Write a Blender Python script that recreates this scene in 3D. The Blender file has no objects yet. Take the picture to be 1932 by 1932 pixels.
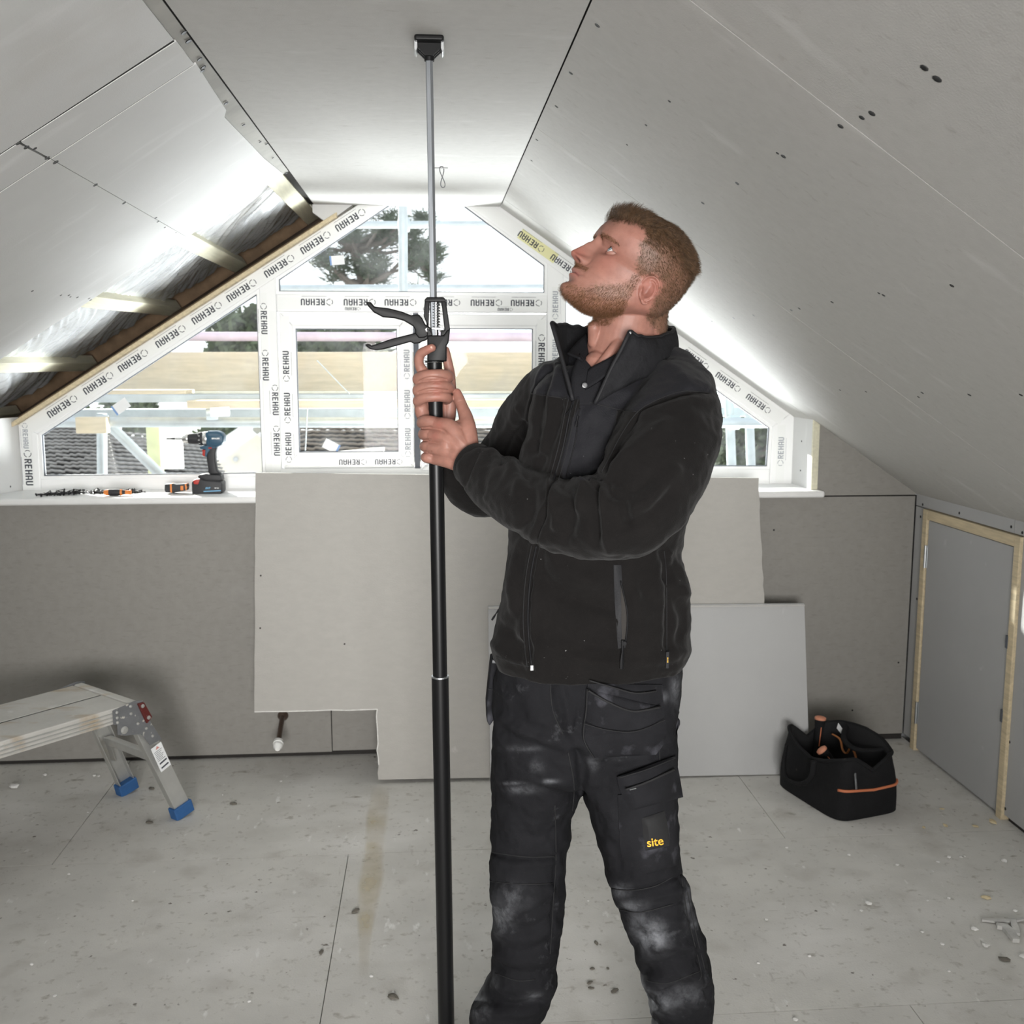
import bpy, bmesh, math, random
import numpy as np
from mathutils import Vector, Matrix, noise
from mathutils.bvhtree import BVHTree
random.seed(7); np.random.seed(7)
scene = bpy.context.scene
COL = scene.collection
PI = math.pi
R = math.radians

# ------------------------------------------------------------------ camera
F = 1950.0; HC = 1.55                      # focal length in px of a 1932 px frame, camera height
PIT = math.atan(278.0/F); YAW = math.atan(153.0/F*math.cos(PIT))
FW = Vector((math.sin(YAW)*math.cos(PIT), math.cos(YAW)*math.cos(PIT), -math.sin(PIT)))
RT = Vector((math.cos(YAW), -math.sin(YAW), 0)); UP = RT.cross(FW)
CAM = Vector((0, 0, HC))
cd = bpy.data.cameras.new('camera'); cam = bpy.data.objects.new('camera', cd); COL.objects.link(cam)
cam.matrix_world = Matrix(((RT.x, UP.x, -FW.x, CAM.x), (RT.y, UP.y, -FW.y, CAM.y), (RT.z, UP.z, -FW.z, CAM.z), (0, 0, 0, 1)))
cd.sensor_width = 36; cd.lens = 36*F/1932; cd.clip_start = 0.05; cd.clip_end = 300
cd.dof.use_dof = True; cd.dof.focus_distance = 2.05; cd.dof.aperture_fstop = 9.0
scene.camera = cam

# ------------------------------------------------------------------ world, sun, lights, exposure
w = bpy.data.worlds.new('world'); scene.world = w; w.use_nodes = True
wn = w.node_tree.nodes; wl = w.node_tree.links
bg = wn['Background']; bg.inputs['Strength'].default_value = 2.0
tc = wn.new('ShaderNodeTexCoord'); sx = wn.new('ShaderNodeSeparateXYZ'); cr = wn.new('ShaderNodeValToRGB')
wl.new(tc.outputs['Generated'], sx.inputs[0]); wl.new(sx.outputs['Z'], cr.inputs[0]); wl.new(cr.outputs[0], bg.inputs['Color'])
cr.color_ramp.elements[0].position = 0.0; cr.color_ramp.elements[0].color = (.93, .95, .97, 1)
cr.color_ramp.elements[1].position = 0.7; cr.color_ramp.elements[1].color = (.80, .87, .96, 1)
sd = bpy.data.lights.new('sun', 'SUN'); sun = bpy.data.objects.new('sun', sd); COL.objects.link(sun)
sd.energy = 15.0; sd.angle = R(1.5); sd.color = (1, .97, .92)
sun.rotation_euler = Vector((.75, -1.34, -.67)).to_track_quat('-Z', 'Y').to_euler()
def area(name, loc, target, sx_, sy_, energy, color=(1, 1, 1)):
    d = bpy.data.lights.new(name, 'AREA'); o = bpy.data.objects.new(name, d); COL.objects.link(o)
    d.shape = 'RECTANGLE'; d.size = sx_; d.size_y = sy_; d.energy = energy; d.color = color
    o.location = loc; o.rotation_euler = (Vector(target)-Vector(loc)).to_track_quat('-Z', 'Y').to_euler()
    return o
sb = area('photographer_softbox', (.0, -1.7, 1.2), (.0, 3.0, 1.1), 1.3, 1.1, 32, (1, .985, .96)); sb.data.spread = R(64)
area('rear_window_daylight', (0, -2.45, 1.3), (0, 3, 1.2), 2.2, 1.2, 9, (.97, .98, 1))
area('added_bounce_lamp', (1.5, 6.5, -.35), (-.9, 3.0, 1.95), 2.4, 1.1, 760, (.97, .985, 1))  # unseen lamp added outside below the sill, standing in for reflected sunlight
scene.view_settings.view_transform = 'Standard'; scene.view_settings.look = 'None'
scene.view_settings.gamma = 1; scene.view_settings.use_curve_mapping = False
scene.view_settings.exposure = 0.0
scene.cycles.max_bounces = 10; scene.cycles.diffuse_bounces = 5; scene.cycles.transparent_max_bounces = 16
scene.cycles.sample_clamp_indirect = 6; scene.cycles.caustics_reflective = False; scene.cycles.caustics_refractive = False

# ------------------------------------------------------------------ pixel -> place helpers (measurements off the photo, on real planes)
def ray(x, y): return FW + RT*((x-966)/F) + UP*((966-y)/F)
def P(x, y, Y): r = ray(x, y); return CAM + r*(Y/r.y)
def PX(x, y, X): r = ray(x, y); return CAM + r*(X/r.x)
def PZ(x, y, Z): r = ray(x, y); return CAM + r*((Z-HC)/r.z)

# ------------------------------------------------------------------ mesh helpers
class MB:
    def __init__(s): s.v = []; s.f = []
    def add(s, vs, fs):
        n = len(s.v); s.v += [tuple(v) for v in vs]; s.f += [tuple(i+n for i in f) for f in fs]; return s
    def box(s, a, b, M=None):
        x0, y0, z0 = a; x1, y1, z1 = b
        vs = [Vector(p) for p in ((x0,y0,z0),(x1,y0,z0),(x1,y1,z0),(x0,y1,z0),(x0,y0,z1),(x1,y0,z1),(x1,y1,z1),(x0,y1,z1))]
        if M is not None: vs = [M @ v for v in vs]
        return s.add(vs, [(0,3,2,1),(4,5,6,7),(0,1,5,4),(1,2,6,5),(2,3,7,6),(3,0,4,7)])
    def prism(s, pts, d):           # polygon of 3-D points extruded by vector d
        n = len(pts); d = Vector(d); a = [Vector(p) for p in pts]; b = [p+d for p in a]
        nn = Vector((0,0,0))
        for i in range(n): nn += a[i].cross(a[(i+1) % n])
        fs = [tuple(range(n-1, -1, -1)), tuple(range(n, 2*n))] + [(i, (i+1) % n, n+(i+1) % n, n+i) for i in range(n)]
        if nn.dot(d) < 0: fs = [tuple(reversed(f)) for f in fs]
        return s.add(a+b, fs)
    def bar(s, p, q, w, h, up=(0,0,1)):    # box beam from p to q, w across, h along up
        p = Vector(p); q = Vector(q); t = (q-p).normalized(); up = Vector(up); sd_ = t.cross(up).normalized(); u = sd_.cross(t)
        c = [sd_*(w/2)+u*(h/2), -sd_*(w/2)+u*(h/2), -sd_*(w/2)-u*(h/2), sd_*(w/2)-u*(h/2)]
        return s.add([p+k for k in c]+[q+k for k in c], [(3,2,1,0),(4,5,6,7)]+[(i,(i+1)%4,4+(i+1)%4,4+i) for i in range(4)])
    def tube(s, path, r, n=12, caps=True, squash=None):
        path = [Vector(p) for p in path]; m = len(path); rs = r if isinstance(r, (list, tuple)) else [r]*m
        ref = None; rings = []
        for i, p in enumerate(path):
            t = (path[min(i+1, m-1)]-path[max(i-1, 0)]).normalized()
            if ref is None:
                ref = t.orthogonal().normalized() if abs(t.z) > .95 else t.cross(Vector((0,0,1))).normalized()
            a = (ref - t*ref.dot(t)).normalized(); ref = a; b = t.cross(a)
            q = squash if squash else 1
            rings.append([p + (a*math.cos(2*PI*k/n) + b*(math.sin(2*PI*k/n)*q))*rs[i] for k in range(n)])
        vs = [v for rg in rings for v in rg]
        fs = [(i*n+k, i*n+(k+1) % n, (i+1)*n+(k+1) % n, (i+1)*n+k) for i in range(m-1) for k in range(n)]
        if caps: fs += [tuple(range(n-1, -1, -1)), tuple((m-1)*n+k for k in range(n))]
        return s.add(vs, fs)
    def lathe(s, prof, org, axis, n=20):
        axis = Vector(axis).normalized(); org = Vector(org); a = axis.orthogonal().normalized(); b = axis.cross(a); m = len(prof)
        vs = [org + axis*h + (a*math.cos(2*PI*k/n)+b*math.sin(2*PI*k/n))*r for (r, h) in prof for k in range(n)]
        fs = [(i*n+k, i*n+(k+1) % n, (i+1)*n+(k+1) % n, (i+1)*n+k) for i in range(m-1) for k in range(n)]
        fs += [tuple(range(n-1, -1, -1)), tuple((m-1)*n+k for k in range(n))]
        return s.add(vs, fs)
    def build(s, name, mat, parent=None, bevel=0, smooth=False, seg=2):
        me = bpy.data.meshes.new(name); me.from_pydata(s.v, [], s.f); me.update()
        if bevel:
            bm = bmesh.new(); bm.from_mesh(me); bmesh.ops.recalc_face_normals(bm, faces=bm.faces)
            es = [e for e in bm.edges if len(e.link_faces) == 2 and e.calc_face_angle(0) > .6]
            bmesh.ops.bevel(bm, geom=es, offset=bevel, segments=seg, affect='EDGES', profile=.5); bm.to_mesh(me); bm.free()
        return obj(name, me, mat, parent, smooth)
def obj(name, me, mat, parent=None, smooth=False):
    o = bpy.data.objects.new(name, me); COL.objects.link(o)
    if mat is not None and len(me.materials) == 0: me.materials.append(mat)
    if smooth:
        me.polygons.foreach_set('use_smooth', [True]*len(me.polygons))
        if smooth == 'auto':
            try:
                me.set_sharp_from_angle(angle=R(38))
            except Exception: pass
    if parent is not None:
        o.parent = parent
        o.matrix_parent_inverse = parent.matrix_world.inverted() if parent.matrix_world != Matrix() else Matrix()
    return o
def thing(name, label, cat, loc=(0, 0, 0), group=None):
    o = bpy.data.objects.new(name, None); COL.objects.link(o); o.location = loc; o.empty_display_size = .05
    o.matrix_world = Matrix.Translation(Vector(loc))
    return tag(o, label, cat, group)
def tag(o, label=None, cat=None, group=None, kind=None):
    if label: o['label'] = label
    if cat: o['category'] = cat
    if group: o['group'] = group
    if kind: o['kind'] = kind
    return o
def struct(name, loc=(0, 0, 0)):
    o = bpy.data.objects.new(name, None); COL.objects.link(o); o.matrix_world = Matrix.Translation(Vector(loc)); o['kind'] = 'structure'; return o

# ------------------------------------------------------------------ materials
def mat(name, col, rough=.6, metal=0, var=0, vscale=8, col2=None, bump=0, bscale=120, spots=None, coat=0, sheen=0, aniso=None, emit=None, spec=.5):
    m = bpy.data.materials.new(name); m.use_nodes = True; nt = m.node_tree; N = nt.nodes; L = nt.links
    b = N['Principled BSDF']; b.inputs['Roughness'].default_value = rough; b.inputs['Metallic'].default_value = metal
    b.inputs['Base Color'].default_value = (*col, 1)
    b.inputs['Specular IOR Level'].default_value = spec
    if coat: b.inputs['Coat Weight'].default_value = coat
    if sheen: b.inputs['Sheen Weight'].default_value = sheen; b.inputs['Sheen Roughness'].default_value = .5
    co = N.new('ShaderNodeTexCoord'); mp = N.new('ShaderNodeMapping'); L.new(co.outputs['Object'], mp.inputs[0])
    if aniso: mp.inputs['Scale'].default_value = aniso
    cur = None
    if var or col2:
        n = N.new('ShaderNodeTexNoise'); n.inputs['Scale'].default_value = vscale; n.inputs['Detail'].default_value = 6; n.inputs['Roughness'].default_value = .62
        L.new(mp.outputs[0], n.inputs[0]); r = N.new('ShaderNodeValToRGB'); L.new(n.outputs[0], r.inputs[0])
        c2 = col2 if col2 else tuple(c*(1-var) for c in col)
        r.color_ramp.elements[0].position = .35; r.color_ramp.elements[0].color = (*c2, 1)
        r.color_ramp.elements[1].position = .65; r.color_ramp.elements[1].color = (*col, 1); cur = r.outputs[0]
    for sp in (spots or []):          # (colour, noise scale, lo, hi, stretch)
        n = N.new('ShaderNodeTexNoise'); n.inputs['Scale'].default_value = sp[1]; n.inputs['Detail'].default_value = 5
        mp2 = N.new('ShaderNodeMapping'); L.new(co.outputs['Object'], mp2.inputs[0]); mp2.inputs['Scale'].default_value = sp[4] if len(sp) > 4 else (1, 1, 1)
        mp2.inputs['Location'].default_value = (sp[1]*.37, 1.3, .7)
        L.new(mp2.outputs[0], n.inputs[0]); mr = N.new('ShaderNodeMapRange'); L.new(n.outputs[0], mr.inputs[0])
        mr.inputs[1].default_value = sp[2]; mr.inputs[2].default_value = sp[3]
        mx = N.new('ShaderNodeMix'); mx.data_type = 'RGBA'; L.new(mr.outputs[0], mx.inputs[0])
        if cur is not None: L.new(cur, mx.inputs[6])
        else: mx.inputs[6].default_value = (*col, 1)
        mx.inputs[7].default_value = (*sp[0], 1); cur = mx.outputs[2]
    if cur is not None: L.new(cur, b.inputs['Base Color'])
    if bump:
        n = N.new('ShaderNodeTexNoise'); n.inputs['Scale'].default_value = bscale; n.inputs['Detail'].default_value = 3; L.new(mp.outputs[0], n.inputs[0])
        bp = N.new('ShaderNodeBump'); bp.inputs['Strength'].default_value = bump; bp.inputs['Distance'].default_value = .002
        L.new(n.outputs[0], bp.inputs['Height']); L.new(bp.outputs[0], b.inputs['Normal'])
    if emit: b.inputs['Emission Color'].default_value = (*emit, 1); b.inputs['Emission Strength'].default_value = 1
    return m
def glass_mat(name, tint=(.96, .98, .98), refl=.07):
    m = bpy.data.materials.new(name); m.use_nodes = True; nt = m.node_tree; N = nt.nodes; L = nt.links
    N.remove(N['Principled BSDF']); t = N.new('ShaderNodeBsdfTransparent'); t.inputs[0].default_value = (*tint, 1)
    g = N.new('ShaderNodeBsdfGlossy'); g.inputs['Roughness'].default_value = .02; d = N.new('ShaderNodeBsdfDiffuse'); d.inputs[0].default_value = (.8, .82, .84, 1)
    lw = N.new('ShaderNodeFresnel'); lw.inputs[0].default_value = 1.45
    m1 = N.new('ShaderNodeMixShader'); fm = N.new('ShaderNodeMath'); fm.operation = 'MULTIPLY'; fm.inputs[1].default_value = .12; L.new(lw.outputs[0], fm.inputs[0]); L.new(fm.outputs[0], m1.inputs[0]); L.new(t.outputs[0], m1.inputs[1]); L.new(g.outputs[0], m1.inputs[2])
    co = N.new('ShaderNodeTexCoord'); n = N.new('ShaderNodeTexNoise'); n.inputs['Scale'].default_value = 9; n.inputs['Detail'].default_value = 8; L.new(co.outputs['Object'], n.inputs[0])
    mr = N.new('ShaderNodeMapRange'); L.new(n.outputs[0], mr.inputs[0]); mr.inputs[1].default_value = .4; mr.inputs[2].default_value = .8; mr.inputs[3].default_value = .02; mr.inputs[4].default_value = .14
    m2 = N.new('ShaderNodeMixShader'); L.new(mr.outputs[0], m2.inputs[0]); L.new(m1.outputs[0], m2.inputs[1]); L.new(d.outputs[0], m2.inputs[2])
    L.new(m2.outputs[0], N['Material Output'].inputs[0]); return m
M_board = mat('plasterboard_paper', (.52, .51, .49), .9, var=.05, vscale=40, aniso=(1, 1, 1), bump=.25, bscale=300, spots=[((.62, .61, .595), 3.5, .62, .8, (1, 3, 1)), ((.43, .415, .395), 55, .62, .8, (.4, 1, 1))])
M_board_white = mat('plasterboard_face', (.70, .70, .695), .88, var=.045, vscale=5, bump=.2, bscale=260, spots=[((.80, .80, .80), 4, .6, .85, (1, 4, 1)), ((.6, .585, .56), 2.1, .58, .8, (1, 1, 1))])
M_board_back = mat('plasterboard_back_paper', (.29, .278, .257), .92, var=.08, vscale=30, bump=.3, bscale=350, spots=[((.24, .23, .215), 90, .55, .75, (.3, 1, 1)), ((.34, .33, .315), 2, .62, .85)])
M_board_grey = mat('plasterboard_grey_face', (.43, .43, .43), .88, var=.03, vscale=5, bump=.15, bscale=260, spots=[((.52, .52, .52), 14, .7, .8)])
M_gypsum = mat('gypsum_core', (.75, .74, .71), .95, var=.2, vscale=60, bump=.5, bscale=200)
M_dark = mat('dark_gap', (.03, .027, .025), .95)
M_pvc = mat('white_upvc', (.92, .925, .925), .32, coat=.2, var=.02, vscale=4)
M_sillw = mat('white_painted_sill', (.84, .84, .83), .4, var=.05, vscale=6, spots=[((.7, .69, .66), 30, .68, .8)])
M_film = mat('protective_film', (.88, .89, .88), .38, bump=.2, bscale=40)
M_ink = mat('film_print', (.035, .04, .055), .6)
M_ink_pale = mat('faded_film_print', (.36, .38, .42), .6)
M_filmy = mat('yellowed_film', (.80, .78, .42), .4)
M_pine = mat('sawn_pine', (.72, .60, .40), .7, var=.25, vscale=6, aniso=(14, 1, 14), bump=.3, bscale=60)
M_pine_pale = mat('pale_treated_timber', (.74, .71, .55), .7, var=.16, vscale=5, aniso=(16, 1, 16), bump=.3, bscale=60, spots=[((.45, .38, .24), 9, .7, .78)])
M_brown = mat('dark_sheathing_board', (.20, .13, .075), .85, var=.35, vscale=14, bump=.4, bscale=50)
M_steel = mat('galvanised_steel', (.55, .57, .58), .42, 1, var=.18, vscale=14)
M_zinc = mat('zinc_screw', (.62, .63, .64), .35, 1)
M_blackscrew = mat('black_screw', (.02, .02, .022), .45, .6)
M_glass = glass_mat('window_glass')
M_rubber = mat('window_gasket', (.10, .11, .13), .6)
# ================================================================== THE ROOM
ZC = 2.17; XR = 1.947; XL = -2.25; D = 4.0; YW = 4.22; YB = -2.6
TR = (ZC-1.035)/(XR-.28); TL = .642
def zr(x): return ZC-(x-.28)*TR
def zl(x): return ZC+(x+.45)*TL
NR = Vector((TR, 0, 1)).normalized(); NL = Vector((-TL, 0, 1)).normalized()
def panel(name, pts, d, m, parent, **k):           # a board: polygon and thickness vector
    return MB().prism(pts, d).build(name, m, parent, **k)
def screw_dot(parent, p, n, r=.0055, m=None):
    n = Vector(n).normalized(); p = Vector(p)
    return MB().lathe([(r*.2, -.001), (r, -.0008), (r*.96, .0006), (r*.45, .0002)], p, -n, 8).build('screw_head', m or M_blackscrew, parent)
# floor: chipboard flooring sheets
M_floor = mat('dusty_chipboard_floor', (.66, .645, .61), .8, var=.13, vscale=3.2, bump=.35, bscale=180,
   spots=[((.50, .48, .445), 7, .56, .76), ((.74, .725, .70), 2.3, .52, .75, (1, 1.6, 1)), ((.80, .79, .77), 26, .68, .74, (1, .35, 1)), ((.17, .15, .13), 34, .70, .75), ((.30, .27, .23), 15, .66, .80, (1, 1.5, 1)), ((.44, .42, .385), 48, .60, .76, (1, 1, 1)), ((.84, .83, .81), 120, .72, .76), ((.12, .11, .10), 150, .735, .76), ((.50, .48, .45), 30, .69, .75, (.22, 2.0, 1)), ((.52, .50, .47), 26, .70, .76, (1.6, .3, 1))])
floor = struct('floor')
ys = [YB, -1.4, -.8, -.2, .4, 1.0, 1.6, 2.25, 3.15, 4.05]
for i in range(len(ys)-1):
    xs = [XL-.1, -.28, XR+.1] if i % 2 else [XL-.1, -1.2, 1.15, XR+.1]
    for j in range(len(xs)-1):
        g = .0012
        MB().box((xs[j]+g, ys[i]+g, -.022), (xs[j+1]-g, ys[i+1]-g, 0)).build('floor_sheet', M_floor, floor)
MB().box((XL-.1, YB, -.05), (XR+.1, 4.05, -.024)).build('subfloor', M_dark, floor)
# yellow glue stain running along the floor and sawdust streaks (thin dried film)
M_stain = bpy.data.materials.new('dried_yellow_stain'); M_stain.use_nodes = True
_n = M_stain.node_tree.nodes; _l = M_stain.node_tree.links; _b = _n['Principled BSDF']; _b.inputs['Base Color'].default_value = (.66, .56, .36, 1); _b.inputs['Roughness'].default_value = .7
_c = _n.new('ShaderNodeTexCoord'); _t = _n.new('ShaderNodeTexNoise'); _t.inputs['Scale'].default_value = 9; _t.inputs['Detail'].default_value = 8; _l.new(_c.outputs['Object'], _t.inputs[0])
_m = _n.new('ShaderNodeMapRange'); _m.inputs[1].default_value = .35; _m.inputs[2].default_value = .75; _m.inputs[3].default_value = .15; _m.inputs[4].default_value = .6; _l.new(_t.outputs[0], _m.inputs[0]); _l.new(_m.outputs[0], _b.inputs['Alpha'])
edge = [(722, 1480, 14), (712, 1540, 17), (706, 1600, 14), (700, 1660, 19), (692, 1720, 15), (688, 1780, 9), (684, 1850, 7)]
_a2 = _n.new('ShaderNodeAttribute'); _a2.attribute_name = 'cover'; _mu = _n.new('ShaderNodeMath'); _mu.operation = 'MULTIPLY'; _l.new(_a2.outputs['Fac'], _mu.inputs[0]); _l.new(_m.outputs[0], _mu.inputs[1]); _l.new(_mu.outputs[0], _b.inputs['Alpha'])
sv, sa = [], []
for i, (x, y, h) in enumerate(edge):
    for k in range(7):
        t = -1+k/3; sv.append(PZ(x+h*1.35*t, y, .0006)); sa.append((1-t*t)**.6*(1 if 0 < i < len(edge)-1 else 0))
so = MB().add(sv, [(i*7+k, i*7+k+1, (i+1)*7+k+1, (i+1)*7+k) for i in range(len(edge)-1) for k in range(6)]).build('yellow_stain', M_stain, floor)
_at = so.data.attributes.new('cover', 'FLOAT', 'POINT'); _at.data.foreach_set('value', sa)
# gable wall
wg = struct('wall_gable')
zb = .018
panel('plasterboard', [(XL, D, zb), (-.412, D, zb), (-.412, D, 1.025), (XL, D, 1.025)], (0, .0125, 0), M_board_back, wg)
panel('plasterboard', [(-.408, D, zb+.004), (XR-.004, D, zb+.01), (XR-.004, D, 1.025), (-.408, D, 1.025)], (0, .0125, 0), M_board_back, wg)
panel('plasterboard', [(1.535, D, 1.031), (XR-.004, D, 1.031), (XR-.004, D, zr(XR)+.02), (1.535, D, zr(1.535)+.01)], (0, .0125, 0), M_board_back, wg)
MB().box((XL, D+.013, 0), (XR, D+.2, 1.02)).build('wall_core', M_dark, wg)
MB().prism([(1.56, D+.013, 1.02), (XR, D+.013, 1.02), (XR, D+.013, zr(XR)+.05), (1.56, D+.013, zr(1.56)+.05)], (0, .187, 0)).build('wall_core', M_dark, wg)
MB().box((XL, D-.001, 0), (XL+.3, D+.2, .01)).build('wall_core', M_dark, wg)
for p in [(1608, 1340), (1460, 1000), (1695, 1250)]: screw_dot(wg, P(p[0], p[1], D), (0, -1, 0), .004)
# right reveal, corner bead, left reveal
MB().prism([(1.508, 3.995, 1.055), (1.535, 3.995, 1.055), (1.535, 3.995, zr(1.535)), (1.508, 3.995, zr(1.508))], (0, .012, 0)).build('corner_bead', M_pine_pale, wg, bevel=.002)
MB().prism([(1.508, 4.006, 1.05), (1.52, 4.006, 1.05), (1.52, 4.006, zr(1.52)), (1.508, 4.006, zr(1.508))], (0, .23, 0)).build('reveal_board', M_board_white, wg)
MB().prism([(-1.70, 4.0, 1.05), (-1.72, 4.0, 1.05), (-1.72, 4.0, 1.34), (-1.70, 4.0, 1.345)], (.075, .23, 0)).build('reveal_board', M_board_white, wg)
MB().prism([(XL, 4.0, 1.05), (-1.72, 4.0, 1.05), (-1.72, 4.0, 1.34), (XL, 4.0, 1.04)], (0, .0125, 0)).build('plasterboard', M_board_white, wg)
for z in (1.12, 1.24): screw_dot(wg, (1.508, 4.12, z), (-1, 0, 0), .004)
screw_dot(wg, P(20, 918, 4.03), (-1, 0, 0), .004)
# sill
sill = struct('trim_1')
MB().box((-1.95, 3.945, 1.029), (1.548, 4.235, 1.055)).build('window_board', M_sillw, sill, bevel=.009, smooth='auto', seg=4)
# right knee wall with a low cupboard door
wr = struct('wall_right')
def px_(pts): return [(XR, y, z) for (y, z) in pts]
T = (.0125, 0, 0)
ZT = zr(XR)+.012
panel('plasterboard', px_([(3.995, .03), (3.912, .03), (3.912, .985), (3.995, .985)]), T, M_board_grey, wr)
panel('plasterboard', px_([(3.995, .989), (3.29, .989), (3.29, ZT), (3.995, ZT)]), T, M_board_grey, wr)
panel('plasterboard', px_([(3.228, .02), (2.1, .02), (2.1, ZT), (3.286, ZT), (3.286, .989), (3.228, .989)]), T, M_board_grey, wr)
panel('plasterboard', px_([(2.096, .02), (YB, .02), (YB, ZT), (2.096, ZT)]), T, M_board_grey, wr)
MB().box((XR+.013, 3.92, 0), (XR+.1, 4.2, ZT)).box((XR+.013, YB, 0), (XR+.1, 3.22, ZT)).box((XR+.06, 3.2, 0), (XR+.1, 3.95, ZT)).box((XR+.013, 3.2, 1.0), (XR+.1, 3.95, ZT)).build('wall_core', M_dark, wr)
for (x, y) in [(1723, 930), (1748, 933), (1741, 952), (1737, 975), (1810, 968), (1824, 950), (1908, 994), (1912, 972), (1929, 1005), (1922, 1100), (1730, 1130), (1915, 1198), (1726, 1270), (1905, 1365), (1722, 1395), (1897, 1526), (1905, 1400)]:
    screw_dot(wr, PX(x, y, XR), (-1, 0, 0), .0055)
dr = struct('door_1')
fz = .985
MB().box((XR-.012, 3.877, .0), (XR+.05, 3.912, fz)).build('door_frame', M_pine, dr, bevel=.002)
MB().box((XR-.012, 3.228, .0), (XR+.05, 3.262, fz)).build('door_frame', M_pine, dr, bevel=.002)
MB().box((XR-.012, 3.262, .948), (XR+.05, 3.877, fz)).build('door_frame', M_pine, dr, bevel=.002)
MB().box((XR-.004, 3.267, .012), (XR+.016, 3.873, .944)).build('door_panel', M_board_grey, dr, bevel=.0015)
for z in (.80, .16):
    h = MB().box((XR-.0065, 3.868, z-.045), (XR-.003, 3.884, z+.045)).build('hinge', M_steel, dr, bevel=.001)
    MB().tube([(XR-.010, 3.876, z-.045), (XR-.010, 3.876, z+.045)], .0055, 10).build('hinge_pin', M_steel, h)
for z in (.62, .36):
    MB().box((XR-.014, 3.258, z-.022), (XR-.002, 3.272, z+.022)).build('catch', M_rubber, dr, bevel=.001)
# left wall (knee wall outside the frame) and rear wall, so the room closes
wlft = struct('wall_left')
panel('plasterboard', [(XL, D, .02), (XL, YB, .02), (XL, YB, zl(XL)+.01), (XL, D, zl(XL)+.01)], (-.0125, 0, 0), M_board_back, wlft)
wrear = struct('wall_rear')
MB().prism([(XL, YB, 0), (XR, YB, 0), (XR, YB, zr(XR)), (.28, YB, ZC), (-.45, YB, ZC), (XL, YB, zl(XL))], (0, -.05, 0)).build('plasterboard', M_board, wrear)
# flat ceiling
ce = struct('ceiling')
G = .0022
panel('plasterboard', [(-.449, 1.0+G, ZC), (.2795, 1.0+G, ZC), (.2795, 4.236, ZC), (-.449, 4.236, ZC)], (0, 0, .0125), M_board, ce)
panel('plasterboard', [(-.449, YB, ZC), (.277, YB, ZC), (.277, 1.0-G, ZC), (-.449, 1.0-G, ZC)], (0, 0, .0125), M_board, ce)
MB().box((-.49, YB, ZC+.013), (.30, 4.3, ZC+.1)).build('ceiling_core', M_dark, ce)
# right slope, boards 1.2 m wide running down the slope
sr = struct('ceiling_right')
def slopeR(x, y, d=0): return Vector((x, y, zr(x))) + NR*d
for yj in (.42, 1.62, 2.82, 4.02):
    MB().prism([slopeR(.283, yj-.006, .0016), slopeR(.283, yj+.006, .0016), slopeR(XR, yj+.006, .0016), slopeR(XR, yj-.006, .0016)], NR*.010).build('joint_shade_strip', M_dark, sr)  # dark strip set into each board joint to stand in for its shade
cuts = [YB, .42, 1.62, 2.82, 4.02, 4.236]
for a, b in zip(cuts[:-1], cuts[1:]):
    x0 = .2825
    panel('plasterboard', [slopeR(x0, a+G*.8), slopeR(x0, b-G*.8), slopeR(XR+.02, b-G*.8), slopeR(XR+.02, a+G*.8)], NR*.0125, M_board, sr)
MB().prism([slopeR(.27, YB, .014), slopeR(.27, 4.3, .014), slopeR(XR+.1, 4.3, .014), slopeR(XR+.1, YB, .014)], NR*.1).build('slope_core', M_dark, sr)
def onR(px, py):
    r = ray(px, py); n = Vector((TR, 0, 1)); return CAM + r*(n.dot(Vector((.28, 0, ZC))-CAM)/n.dot(r))
def onL(px, py, d=0):
    r = ray(px, py); n = Vector((-TL, 0, 1)); return CAM + r*(n.dot(Vector((-.45, 0, ZC))+NL*d-CAM)/n.dot(r))
for (x, y, s) in [(1127, 48, 1), (1077, 138, .9), (1050, 201, .9), (1013, 264, .8), (1263, 191, .6), (1219, 236, .6), (1183, 273, .5), (1744, 128, 1.1), (1768, 149, 1.25), (1645, 214, 1.1), (1626, 222, .9), (1586, 238, 1), (1478, 295, 1), (1467, 289, .6), (1391, 346, .9), (1326, 383, .9), (1796, 539, .9), (1667, 557, .8), (1658, 553, .6), (1570, 570, .8), (1508, 582, .8), (1493, 585, .8), (1422, 595, .7), (1384, 600, .7), (1343, 606, .6), (1740, 741, .9), (1829, 745, 1), (1634, 739, .7), (1585, 736, .7), (1003, 303, .7), (1926, 745, .9), (1733, 749, .8)]:
    screw_dot(sr, onR(x, y), NR, .0058*s)
# left slope
sl = struct('ceiling_left')
def SL(x, y, d=0): return Vector((x, y, zl(x))) + NL*d
def lboard(pts): return panel('plasterboard', [SL(x, y) for x, y in pts], NL*.0125, M_board_white, sl)
jag = random.Random(3)
def ragged(a, b, n, amp): return [(a[0]+(b[0]-a[0])*i/n+jag.uniform(-amp, amp), a[1]+(b[1]-a[1])*i/n) for i in range(n+1)]
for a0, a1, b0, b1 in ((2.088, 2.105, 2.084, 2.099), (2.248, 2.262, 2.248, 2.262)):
    MB().prism([SL(-.476, a0, .0016), SL(-.476, a1, .0016), SL(XL, b1, .0016), SL(XL, b0, .0016)], NL*.010).build('joint_shade_strip', M_dark, sl)  # joint shade made by near-black strips between the boards
lboard([(-.475, YB), (-.475, 2.090), (XL, 2.086), (XL, YB)])
lboard(ragged((-.472, 2.103), (-.474, 2.252), 3, .002)+[(-.768, 2.252), (-.768, 2.097)])
lboard([(-.772, 2.097), (-.772, 2.252), (XL, 2.252), (XL, 2.095)])
lboard([(-.470, 2.258), (-.480, 2.62), (-.492, 2.66), (-.487, 2.9), (-.482, 3.2), (-.468, 3.5), (-.780, 3.5), (-.768, 2.258)])
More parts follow.
